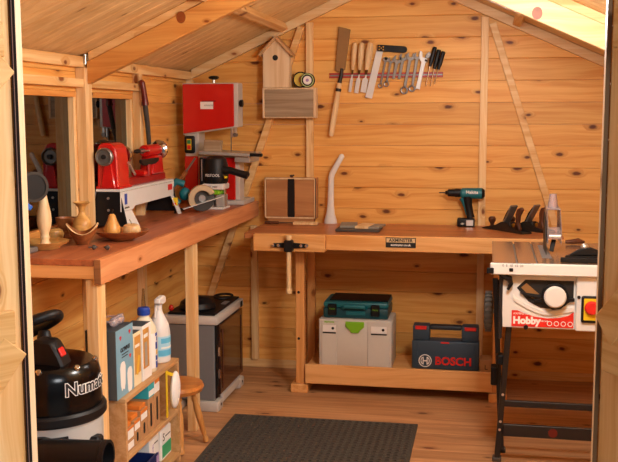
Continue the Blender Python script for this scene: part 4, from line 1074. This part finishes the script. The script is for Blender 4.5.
MB().box(.4745, .484, -2.272, -1.988, .150, .160, 'blue_d', .002).build('rim', t)

# drum vacuum beside the door
VX, VY = .366, -2.722
t = thing('drum_vacuum', 'black and light grey drum vacuum with looped hose on top, by the door', 'vacuum cleaner', (VX, VY, 0))
V0 = (VX, VY, 0)
MB().lathe([(0, .07), (.165, .07), (.172, .08), (.178, .30), (.178, .555), (0, .555)], 'grey_drum', V0, seg=48).build('drum', t)
MB().lathe([(0, .05), (.185, .05), (.19, .06), (.19, .10), (.179, .11), (0, .11)], 'black', V0, seg=48).build('base_ring', t)
MB().lathe([(.17, .5555), (.186, .5555), (.191, .562), (.191, .585), (.184, .594), (.17, .594)], 'black', V0, seg=48).build('rim', t)
hd = MB(); hd.lathe([(0, .5942), (.176, .5942), (.178, .61), (.174, .70), (.166, .728), (.150, .742), (.06, .752), (0, .753)], 'black_gloss', V0, seg=48); o = hd.build('motor_head', t)
R0 = .1775
def vm(a0):
    return lambda x, y, z: Vector((VX+(R0+z)*math.cos(math.radians(a0)+x/R0), VY+(R0+z)*math.sin(math.radians(a0)+x/R0), .675+y))
text_mb('Numatic', .060, 'paper', vm(-14), ext=.0006, bold=.0036).build('lettering_outline', o)
text_mb('Numatic', .060, 'ink', vm(-14), ext=.0016, bold=.0008).build('lettering', o)
sw = MB(); sw.prism([(-.05, .745), (.09, .735), (.075, .775), (.045, .825), (-.02, .83)], (0, VY-.015, 0), (1, 0, 0), (0, 0, 1), .075, 'black', .008)
for i in range(len(sw.v)): sw.v[i].x += VX+.01
o = sw.build('switch_housing', t)
MB().bar((VX+.075, VY-.062, .802), (VX+.088, VY-.062, .775), .034, .008, 'red_ink', (1, 0, .8), .003).build('switch', o)
lp = MB(); lp.tube([(VX-.085+.125*math.cos(a), VY-.005+.085*math.sin(a), .840+.060*math.cos(a)-.02*math.sin(a)) for a in [2*PI*k/36 for k in range(36)]], .018, 'black', 14, closed=True); lp.build('hose', t)
MB().tube([(VX-.03, VY+.04, .752), (VX-.035, VY+.05, .80), (VX-.04, VY+.06, .825)], [.03, .026, .02], 'black', 14).build('hose_swivel', t)
for a in (-75, -28, 20): 
    q = math.radians(a); MB().lathe([(0, 0), (.011, 0), (.009, .008), (0, .011)], 'chrome', (VX+.155*math.cos(q), VY+.155*math.sin(q), .738), (math.cos(q)*.6, math.sin(q)*.6, .8), 14).build('stud', t)
lb = curved(VX, VY, .1785, .36, .525, -125, -46, 'black', 'inlet_plate', t, .006)
for a, z in ((-100, .512), (-50, .512)):
    q = math.radians(a); MB().lathe([(0, 0), (.008, 0), (.006, .004), (0, .006)], 'chrome', (VX+.185*math.cos(q), VY+.185*math.sin(q), z), (math.cos(q), math.sin(q), 0), 12).build('bolt', lb)
p0, p1 = Vector((VX+.055, VY-.192, .478)), Vector((VX+.287, VY-.187, .484)); d = (p1-p0).normalized(); L = (p1-p0).length
mb = MB(); mb.lathe([(0, 0), (.05, 0), (.055, .02), (.054, L-.02), (.057, L-.016), (.057, L), (.047, L), (.046, L-.09), (0, L-.09)], 'black', p0, d, 34); o = mb.build('hose_inlet', t)
MB().tube([(VX+.05, VY-.15, .476), (VX+.055, VY-.192, .478)], .056, 'black', 20).build('elbow', t)
ltc = MB(); ltc.box(VX+.155, VX+.20, VY-.06, VY-.01, .40, .50, 'black', .008); ltc.build('clip', t)
for a in (-60, 60, 180):
    q = math.radians(a); x, y = VX+.15*math.cos(q), VY+.15*math.sin(q)
    MB().cyl((x-.012, y, .0265), (x+.012, y, .0265), .026, 'rubber', seg=18, ch=.004).build('castor', t)

# grey machine with brown glass door
t = thing('floor_machine', 'grey cabinet machine with white frame, black top and glossy brown door, under the bench', 'machine', (.30, -.68, 0))
MB().box(.150, .425, -.945, -.425, .06, .47, 'mgrey', .006).build('cabinet', t)
MB().box(.140, .445, -.955, -.415, .4705, .515, 'silver_paint', .008, seg=2).build('top_frame', t)
MB().box(.165, .425, -.93, -.435, .5155, .528, 'black', .004).build('top_tray', t)
MB().box(.4255, .444, -.905, -.44, .085, .462, 'glossbrown', .004).build('door', t)
o = MB().box(.4255, .436, -.944, -.9055, .075, .468, 'black', .003).build('hinge_strip', t)
for z in (.18, .30): MB().cyl((.440, -.925, z), (.440, -.925, z+.05), .009, 'chrome', seg=14, ch=.002).build('hinge', o)
for y in (-.86, -.48): MB().box(.4445, .447, y-.006, y+.006, .11, .43, 'dark_wood', .001).build('door_trim', t)
for y0, y1 in ((-.955, -.86), (-.51, -.415)):
    mb = MB(); mb.box(.33, .445, y0, y1, 0, .0595, 'silver_paint', .012, seg=2); o = mb.build('foot', t)
    MB().cyl((.4445, (y0+y1)/2, .035), (.447, (y0+y1)/2, .035), .008, 'ink', seg=12).build('bolt', o)
    MB().box(.14, .24, y0, y1, 0, .0595, 'silver_paint', .012, seg=2).build('foot', t)
MB().box(.426, .444, -.86, -.51, .03, .075, 'silver_paint', .004).build('sill', t)
MB().tube([(  .36+.05*math.cos(a), -.54+.07*math.sin(a), .546) for a in [2*PI*k/24 for k in range(24)]], .007, 'black', 10, closed=True).build('carry_ring', t)
MB().lathe([(0, 0), (.095, 0), (.10, .01), (.092, .035), (.06, .058), (0, .064)], 'black', (.290, -.80, .5285), seg=28).build('lid_dome', t)
for k in range(3): MB().box(.385, .415, -.68+.03*k, -.665+.03*k, .5285, .533, 'silver', .001).build('catch', t)
MB().box(.4455, .4485, -.49, -.45, .475, .508, 'ink', .002).build('latch', t)
tag(MB().ball((.178, -.93+.02, .5475), (.014, .014, .018), 'red', 16).build('red_knob_cap', None, (.178, -.91, .529)), 'small dark red ball-shaped cap at the left on the grey machine', 'cap')

# stool
SX, SY, SZ = .388, -1.475, .312
t = thing('stool', 'small varnished wooden stool with turned legs beside the shelf unit', 'stool', (SX, SY, 0))
MB().lathe([(0, SZ-.046), (.105, SZ-.046), (.126, SZ-.038), (.134, SZ-.020), (.128, SZ-.004), (.105, SZ), (.06, SZ-.004), (0, SZ-.006)], 'stool', (SX, SY, 0), seg=44).build('seat', t)
for a in (-62, 28, 118, 208):
    q = math.radians(a); p = Vector((SX+.078*math.cos(q), SY+.078*math.sin(q), SZ-.0465)); e = Vector((SX+.145*math.cos(q), SY+.145*math.sin(q), 0.0)); d = e-p; L = d.length
    mb = MB(); mb.lathe([(0, 0), (.015, 0), (.016, .02), (.0115, .03), (.0155, .045), (.0115, .058), (.0165, .09), (.0165, .13), (.0125, L-.05), (.0095, L-.04), (.0145, L-.025), (.013, L-.008), (0, L-.004)], 'stool_leg', p, d, 18); mb.build('leg', t)

# ------------------------------------------------------------------ cases on the low shelf of the beech bench
HZ = .1562
t = thing('stacking_case', 'light grey stacking case with lime green latch on the bench shelf', 'tool case', (1.11, -.33, HZ)); t.location.z -= .014
MB().box(.894, 1.308, -.455, -.20, HZ, .432, 'grey_plastic', .008, seg=2).build('box', t)
for x0, x1 in ((.910, .998), (1.172, 1.300)): MB().box(x0, x1, -.4605, -.4555, HZ+.008, .428, 'grey_plastic', .003).build('side_rib', t)
lt = MB(); lt.prism([(-.053, .0), (.053, .0), (.053, -.030), (.030, -.048), (.022, -.064), (-.022, -.064), (-.030, -.048), (-.053, -.030)], (1.100, -.4557, .423), (1, 0, 0), (0, 0, 1), .010, 'lime', .003)
lt.build('latch', t)
text('lettering', 'FESTOOL', .0135, 'lime', t, (.955, -.4608, .417), bold=.0006)
for x, w in ((.955, .075), (1.236, .088)):
    o = MB().box(x-w/2, x+w/2, -.4625, -.4608, .362, .400, 'paper', .0004).build('label', t)
    MB().box(x-w/2, x+w/2, -.4627, -.4610, .352, .359, 'ink').build('label_bar', t)
    MB().cyl((x+w*.27, -.4626, .382), (x+w*.27, -.4634, .382), .008, 'ink', seg=14).build('pictogram', o)
HB = .4345
t = thing('connector_case', 'teal plastic power-tool case on top of the grey case', 'tool case', (1.11, -.32, HB)); t.location.z -= .014
MB().box(.915, 1.284, -.43, -.18, HB, .494, 'teal_d', .010, seg=2).build('base', t)
MB().box(.915, 1.284, -.43, -.18, .4945, .528, 'teal', .012, seg=2).build('lid', t)
MB().box(.945, 1.280, -.40, -.19, .5285, .535, 'black', .003).build('lid_pad', t)
MB().box(.990, 1.012+.0, -.18, -.170, .45, .52, 'teal_d', .002).build('hinge', t)
for x in (.968, 1.212):
    o = MB().box(x-.025, x+.025, -.444, -.4305, .452, .518, 'black', .005).build('latch', t)
    text('lettering', 'Makita', .013, 'lime', o, (x, -.4444, .490))
hd = MB(); hd.tube([(1.027, -.432, .497), (1.042, -.452, .507), (1.10, -.456, .509), (1.150, -.452, .507), (1.157, -.432, .497)], .013, 'teal', 12); hd.build('handle', t)
MB().box(1.045, 1.155, -.434, -.4305, .455, .480, 'teal', .002).build('front_panel', t)

t = thing('drill_case', 'dark navy carry case with red catches and red lettering on the bench shelf', 'tool case', (1.60, -.36, HZ)); t.location.z -= .014
x0, x1, z1 = 1.417, 1.790, .405; y0, y1 = -.41, -.31
b = MB(); b.box(x0, x1, y0, y1, HZ, z1-.085, 'navy', .010, seg=2); b.build('body', t)
hd = MB()
hd.box(x0+.004, x0+.098, y0+.004, y1-.004, z1-.0845, z1, 'navy', .008, seg=2); hd.build('shoulder', t)
hd = MB(); hd.box(x1-.098, x1-.004, y0+.004, y1-.004, z1-.0845, z1, 'navy', .008, seg=2); hd.build('shoulder', t)
hd = MB(); hd.box(x0+.0985, x1-.0985, y0+.022, y1-.022, z1-.027, z1-.002, 'navy_d', .008, seg=2); hd.build('handle', t)
for xx in (x0+.050, x1-.050): MB().box(xx-.032, xx+.032, y0-.004, y0+.0035, z1-.022, z1-.001, 'red_ink', .003).build('catch', t)
MB().box(1.578, 1.625, y0-.003, y0-.0002, z1-.098, z1-.088, 'red_ink', .001).build('badge', t)
for xx in (x0+.022, x1-.03): MB().box(xx, xx+.010, y0-.003, y0-.0002, HZ+.02, z1-.10, 'navy', .001).build('rib', t)
text('lettering', 'BOSCH', .062, 'red_ink', t, (1.648, y0-.0012, .205), bold=.0022, ext=.001)
lg = MB(); lg.tube([(1.492+.034*math.cos(a), y0-.0008, .205+.034*math.sin(a)) for a in [2*PI*k/36 for k in range(36)]], .0028, 'paper', 8, closed=True)
for sg in (-1, 1):
    lg.tube([(1.492+sg*.009+sg*.014*math.cos(a), y0-.0008, .205+.020*math.sin(a)) for a in [math.radians(d_) for d_ in range(-70, 71, 14)]], .0026, 'paper', 8)
    lg.box(1.492+sg*.011-.003, 1.492+sg*.011+.003, y0-.0016, y0-.0002, .183, .227, 'paper')
lg.box(1.483, 1.501, y0-.0016, y0-.0002, .2015, .2085, 'paper'); lg.build('emblem', t)

t = thing('cardboard_box', 'small brown cardboard box at the right end of the bench shelf', 'box', (1.83, -.36, HZ)); t.location.z -= .014
MB().box(1.796, 1.8605, -.42, -.30, HZ, .225, 'cardboard', .0015).build('box', t)
mb = MB(); mb.box(1.822, 1.826, -.4212, -.4202, .172, .198, 'ink'); mb.box(1.822, 1.838, -.4212, -.4202, .172, .176, 'ink'); mb.build('mark', t)

# ------------------------------------------------------------------ table saw on its folding stand
TZ = .935
t = thing('table_saw', 'white and red table saw on a black folding stand at the right', 'table saw', (2.15, -1.22, 0))
tx0, tx1, ty0, ty1 = 1.846, 2.50, -1.565, -.86
mb = MB()
for a, c in ((tx0, 1.944), (1.952, 2.028), (2.036, tx1)): mb.box(a, c, ty0+.0005, ty1, TZ-.022, TZ, 'sawtop', .0015)
mb.box(tx0+.002, tx1-.002, ty0+.002, ty1-.002, TZ-.028, TZ-.010, 'cast'); mb.build('table_top', t)
r = MB(); r.box(1.836, 2.505, -1.592, -1.5655, .888, TZ+.002, 'white', .004); r = r.build('front_rail', t)
mb = MB()
for k in range(30):
    x = 1.855+k*.0055; h = .008 if k % 5 == 0 else .005
    mb.box(x, x+.0022, -1.5915+.001, -1.5915+.004+h, TZ+.002, TZ+.0026, 'ink')
mb.box(1.852, 2.005, -1.5752, -1.572, TZ+.002, TZ+.0026, 'ink'); mb.build('scale', r)
text('lettering', '0  5  10  15  20', .014, 'ink', r, (1.93, -1.5925, TZ-.007))
MB().box(1.915, 1.932, -1.5965, -1.5922, .903, .918, 'black', .002).build('rail_clip', r)
MB().box(1.822, 1.852, -1.600, -1.5925, .893, .918, 'black', .003).build('rail_end', r)
bd = MB(); by = -1.545
outer = [(1.893, .652), (1.893, .68), (1.880, .80), (1.888, .845), (1.915, .887), (2.195, .887), (2.195, .652)]
bd.prism(outer, (0, by+.012, 0), (1, 0, 0), (0, 0, 1), .010, 'white', .002)
bd.box(1.894, 1.904, by+.0125, -.93, .653, .886, 'white', .002); bd.box(1.9045, 2.46, -.94, -.93, .653, .886, 'white', .002); bd.box(1.9045, 2.46, by+.0125, -.9405, .653, .661, 'white', .002); bd.box(2.452, 2.46, by+.0125, -.9405, .6615, .886, 'white')
o = bd.build('body', t)
pn = MB(); pn.box(2.1955, 2.46, by-.02, by+.012, .650, .887, 'white', .004); pn = pn.build('control_panel', t)
sw = MB(); sw.box(2.216, 2.296, by-.034, by-.0205, .690, .805, 'black', .008, seg=2); sw = sw.build('switch', t)
MB().box(2.226, 2.288, by-.0365, by-.0342, .702, .795, 'yellow', .002).build('switch_plate', sw)
MB().cyl((2.258, by-.0368, .756), (2.258, by-.056, .756), .030, 'red_ink', .027, 24, .004).build('stop_button', sw)
MB().cyl((2.206, by-.0202, .797), (2.206, by-.024, .797), .007, 'ink', seg=14).build('bolt', pn)
# the dark curved slot with its tilt scale and hand wheel
q = [(1.950, .826), (1.985, .862), (2.186, .862), (2.186, .785), (2.150, .752), (2.10, .738), (2.05, .742), (2.00, .768)]
MB().prism(q, (0, by+.0015, 0), (1, 0, 0), (0, 0, 1), .0012, 'ink').build('tilt_slot', o)
q = [(1.968, .828), (1.990, .848), (2.055, .792), (2.055, .764), (2.010, .786)]
MB().prism(q, (0, by+.0002, 0), (1, 0, 0), (0, 0, 1), .0015, 'bronze').build('tilt_scale', o)
mb = MB(); mb.prism([(2.02, .765), (2.19, .775), (2.19, .790), (2.02, .782)], (0, by-.002, 0), (1, 0, 0), (0, 0, 1), .012, 'black', .002)
mb.cyl((2.108, by, .795), (2.108, by-.02, .795), .058, 'black', seg=10, ch=.006); mb.build('lock_lever', t)
hw = MB(); hw.lathe([(0, 0), (.040, 0), (.046, .006), (.046, .02), (.040, .026), (0, .028)], 'white', (2.108, by-.0205, .797), (0, -1, 0), 32); hw = hw.build('hand_wheel', t)
MB().tube([(2.05+.0, by-.004, .790), (1.99, by-.010, .800), (1.965, by-.010, .812)], [.010, .007, .005], 'black', 10).build('scale_pointer', t)
# moulded ridge and red label with a dipped top edge
q = [(1.935, .800)]+[(1.945+.24*k/10, .785-.055*math.sin(math.pi*.5*min(1, k/6)) + (.02*max(0, k-6)/4)) for k in range(11)]
bk = MB(); lo = [(x, z-.020) for x, z in reversed(q)]
bk.prism(q+lo, (0, by+.0015, 0), (1, 0, 0), (0, 0, 1), .006, 'white', .001); bk.build('ridge', o)
top = [(1.931, .728), (1.955, .728), (1.985, .715), (2.03, .702), (2.08, .697), (2.13, .701), (2.165, .711), (2.189, .728)]
lb = MB(); lb.prism([(1.931, .658), (2.189, .658)]+top[::-1], (0, by+.0010, 0), (1, 0, 0), (0, 0, 1), .0012, 'label_red'); lb = lb.build('red_label', o)
text('lettering', 'Hobby', .042, 'paper', lb, (1.994, by-.0006, .684), bold=.0022)
text('lettering', 'AXMINSTER', .013, 'paper', lb, (1.972, by-.0006, .714))
text('lettering', 'series', .014, 'paper', lb, (2.068, by-.0006, .686))
for k in range(4):
    x = 2.090+.0285*k
    MB().tube([(x+.0095*math.cos(a), by-.0004, .675+.0095*math.sin(a)) for a in [2*PI*j/16 for j in range(16)]], .0016, 'paper', 6, closed=True).build('icon', lb)
MB().cyl((1.992, by-.0002, .656), (1.992, by-.010, .656), .010, 'black', seg=12, ch=.002).build('bolt', t)
# stand
MB().box(1.8755, 1.8925, -1.545, -1.505, .60, .885, 'blk_steel', .003).build('upright', t)
lv = MB(); lv.tube([(1.868, -1.56, .905), (1.890, -1.567, .880), (1.918, -1.565, .868), (1.925, -1.562, .845), (1.912, -1.562, .82)], [.010, .014, .014, .010, .006], 'black', 10); lv.build('rail_lock', t)
def leg2(name, a, b, w=.032): return MB().bar(a, b, w, .024, 'blk_steel', (1, 0, 0), .002).build(name, t)
LA = [((1.922, -1.50, .6515), (1.884, -1.40, .012)), ((2.43, -1.50, .6515), (2.468, -1.40, .012))]
LB = [((1.862, -1.16, .80), (1.905, -1.30, .012)), ((2.49, -1.16, .80), (2.447, -1.30, .012))]
for (a, b), (c, d) in zip(LA, LB):
    o = leg2('leg', a, b, .036); leg2('leg', c, d, .030)
    MB().box(b[0]-.02, b[0]+.02, b[1]-.022, b[1]+.022, 0, .022, 'rubber', .004).build('foot', t)
    MB().box(d[0]-.02, d[0]+.02, d[1]-.0+.001, d[1]+.04, 0, .022, 'rubber', .004).build('foot', t)
    for z in (.33, .20, .16):
        f_ = (.6515-z)/(.6515-.012); p = Vector(a).lerp(Vector(b), f_)
        MB().cyl((p.x, p.y-.012, p.z), (p.x, p.y-.022, p.z), .006, 'silver', seg=10).build('bolt', o)
MB().box(1.872, 1.905, -1.46, -1.40, .46, .505, 'black', .006).build('hinge_block', t)
MB().box(1.850, 1.880, -1.33, -1.26, .33, .415, 'black', .004).build('catch_block', t)
o = MB().box(1.912, 2.46, -1.425, -1.405, .262, .290, 'blk_steel', .002).build('cross_bar', t)
o = MB().box(1.908, 2.46, -1.440, -1.420, .130, .185, 'blk_steel', .002).build('cross_bar', t)
MB().cyl((2.125, -1.4402, .157), (2.125, -1.4412, .157), .020, 'oxblood', seg=20).build('logo', o)
mb = MB(); mb.lathe([(0, 0), (.05, 0), (.082, .004), (.094, .012), (.096, .022), (.094, .032), (.082, .040), (.05, .044), (0, .044)], 'tyre', (1.812, -1.02, .612), (1, 0, 0), 36)
for k in range(24):
    a = 2*PI*k/24; X = Matrix.Translation((1.834, -1.02, .612)) @ Matrix.Rotation(a, 4, 'X'); mb.box(-.016, .016, -.006, .006, .092, .099, 'tyre', 0, X)
mb.build('wheel', t)
MB().cyl((1.8565, -1.02, .612), (1.872, -1.02, .612), .012, 'silver', seg=14).build('axle', t)
MB().bar((1.879, -1.02, .612), (1.879, -1.15, .78), .014, .03, 'blk_steel', (0, 0, 1)).build('wheel_bracket', t)
# riving knife and clear guard, seen along the blade
kn = MB(); kn.prism([(-1.30, TZ-.005), (-1.06, TZ-.005), (-1.04, 1.06), (-1.08, 1.11), (-1.16, 1.07), (-1.25, 1.0)], (2.082, 0, 0), (0, 1, 0), (0, 0, 1), .003, 'iron'); kn.build('blade', t)
MB().box(2.0605, 2.102, -1.40, -.98, TZ+.0002, TZ+.0012, 'mgrey', .0004).build('table_insert', t)
gd = MB()
for xx in (2.088, 2.146):
    gd.prism([(-1.30, .985), (-1.02, .975), (-1.00, 1.10), (-1.05, 1.135), (-1.18, 1.13), (-1.28, 1.06)], (xx, 0, 0), (0, 1, 0), (0, 0, 1), .003, 'clear', .001)
gd.box(2.0885, 2.149, -1.19, -1.04, 1.128, 1.134, 'clear', .002); gd = gd.build('blade_guard', t)
MB().lathe([(.022, 0), (.025, .001), (.017, .05), (.0165, .062), (.0145, .062), (.015, .05), (.022, 0)], 'clear', (2.118, -1.115, 1.134), seg=24).build('hose_port', gd)
MB().box(2.092, 2.1455, -1.295, -1.2, 1.005, 1.05, 'clear', .004).build('guard_front', gd)
MB().cyl((2.094, -1.29, 1.02), (2.1445, -1.29, 1.02), .009, 'silver', seg=14).build('guard_roller', gd)
MB().bar((2.118, -1.25, 1.0), (2.106, -1.28, .95), .02, .008, 'black', (0, 1, 0), .002).build('guard_toe', gd)
# mitre gauge
t2 = thing('mitre_gauge', 'black mitre gauge with silver knob lying on the saw table', 'mitre gauge', (2.25, -1.48, TZ+.001))
hp = [(.085*math.cos(a), .075*math.sin(a)) for a in [PI*k/16 for k in range(17)]]
MB().prism(hp, (2.235, -1.50, TZ+.016), (1, 0, 0), (0, 1, 0), .012, 'black', .002).build('protractor_head', t2)
MB().box(2.13, 2.36, -1.525, -1.5005, TZ+.0018, TZ+.022, 'black', .003).build('fence', t2)
MB().box(2.222, 2.246, -1.50, -1.20, TZ+.0012, TZ+.015, 'steel', .001).build('bar', t2)
mb = MB(); mb.cyl((2.232, -1.465, TZ+.029), (2.232, -1.465, TZ+.05), .013, 'black', seg=16); mb.ball((2.232, -1.465, TZ+.062), .017, 'silver', 16); mb.build('knob', t2)
mb = MB(); mb.prism([(2.165, 0), (2.30, 0), (2.29, .022), (2.255, .036), (2.205, .026)], (0, -1.475, TZ+.029), (1, 0, 0), (0, 0, 1), .02, 'black', .004); mb.build('bracket', t2)
mb = MB(); mb.tube([(2.195, -.93, TZ+.014), (2.225, -.925, TZ+.014), (2.255, -.92, TZ+.018), (2.285, -.915, TZ+.012)], [.008, .012, .014, .006], 'dark_wood', 12)
tag(mb.build('push_stick', None, (2.24, -.92, TZ+.001)), 'short dark wooden push stick lying at the back of the saw table', 'push stick')

# ------------------------------------------------------------------ rubber ring mat
mx0, mx1, my0, my1 = .540, 1.496, -2.02, -.985
nx, ny = 27, 30; cw, ch = (mx1-mx0-.03)/nx, (my1-my0-.03)/ny; zt, zb = .014, .0012
vs, fs = [], []
def V(x, y, z): vs.append((x, y, z)); return len(vs)-1
for i in range(nx):
    for j in range(ny):
        cx, cy = mx0+.015+(i+.5)*cw, my0+.015+(j+.5)*ch
        o8 = [(-1, -1), (0, -1), (1, -1), (1, 0), (1, 1), (0, 1), (-1, 1), (-1, 0)]
        O = [V(cx+a*cw/2, cy+b*ch/2, zt-.002) for a, b in o8]
        I = []; Z = []
        for a, b in o8:
            r = math.hypot(a, b); I.append(V(cx+a/r*cw*.33, cy+b/r*ch*.33, zt)); Z.append(V(cx+a/r*cw*.30, cy+b/r*ch*.30, zb+.002))
        for k in range(8):
            k2 = (k+1) % 8; fs.append((O[k], O[k2], I[k2], I[k])); fs.append((I[k], I[k2], Z[k2], Z[k]))
mat_ = MB().raw(vs, fs, 'rubber')
mat_.box(mx0+.004, mx1-.004, my0+.004, my1-.004, zb, zb+.0022, 'mat_base')
for a in ((mx0, mx0+.0155, my0, my1), (mx1-.0155, mx1, my0, my1), (mx0, mx1, my0, my0+.0155), (mx0, mx1, my1-.0155, my1)): mat_.box(*a, zb, zt-.001, 'rubber', .003)
tag(mat_.build('rubber_mat', None, (1.02, -1.5, .0012)), 'black rubber ring mat on the floor before the beech bench', 'mat')

# ------------------------------------------------------------------ light, sky, camera
wd = bpy.data.worlds.new('sky'); bpy.context.scene.world = wd; wd.use_nodes = True
bg = wd.node_tree.nodes['Background']; bg.inputs[0].default_value = (.85, .92, 1, 1); bg.inputs[1].default_value = .2
def area(name, loc, target, size, power, col=(.93, .97, 1)):
    l = bpy.data.lights.new(name, 'AREA'); l.shape = 'SQUARE'; l.size = size; l.energy = power; l.color = col
    o = bpy.data.objects.new(name, l); C.objects.link(o); o.location = loc
    o.rotation_euler = (Vector(target)-Vector(loc)).to_track_quat('-Z', 'Y').to_euler(); return o
area('softbox_lamp', (3.3, -5.5, 2.3), (.9, -1.2, 1.2), 1.0, 56)
pl = bpy.data.lights.new('ceiling_lamp', 'POINT'); pl.energy = 56; pl.shadow_soft_size = .14; pl.color = (.93, .97, 1)
po = bpy.data.objects.new('ceiling_lamp', pl); C.objects.link(po); po.location = (1.98, -2.62, 1.95)
pl2 = bpy.data.lights.new('ridge_lamp', 'POINT'); pl2.energy = 9; pl2.shadow_soft_size = .12; pl2.color = (.93, .97, 1)
po2 = bpy.data.objects.new('ridge_lamp', pl2); C.objects.link(po2); po2.location = (1.85, -1.15, 2.06)
sc = bpy.context.scene
sc.view_settings.view_transform = 'Standard'; sc.view_settings.look = 'None'
sc.view_settings.exposure = .35; sc.view_settings.gamma = 1.; sc.view_settings.use_curve_mapping = False
sc.cycles.max_bounces = 8; sc.cycles.transparent_max_bounces = 16
cam = bpy.data.cameras.new('camera'); cam.sensor_width = 36; cam.lens = 949.2941/618*36; cam.clip_start = .05
co = bpy.data.objects.new('camera', cam); C.objects.link(co)
yaw, pit, roll = .1872, .1217, -.0028
fw = Vector((-math.sin(yaw)*math.cos(pit), math.cos(yaw)*math.cos(pit), -math.sin(pit)))
r0 = Vector((math.cos(yaw), math.sin(yaw), 0)); u0 = r0.cross(fw)
r2 = r0*math.cos(roll)+u0*math.sin(roll); u2 = -r0*math.sin(roll)+u0*math.cos(roll)
co.matrix_world = Matrix(((r2.x, u2.x, -fw.x, 1.8218), (r2.y, u2.y, -fw.y, -5.6449), (r2.z, u2.z, -fw.z, 1.5631), (0, 0, 0, 1)))
sc.camera = co
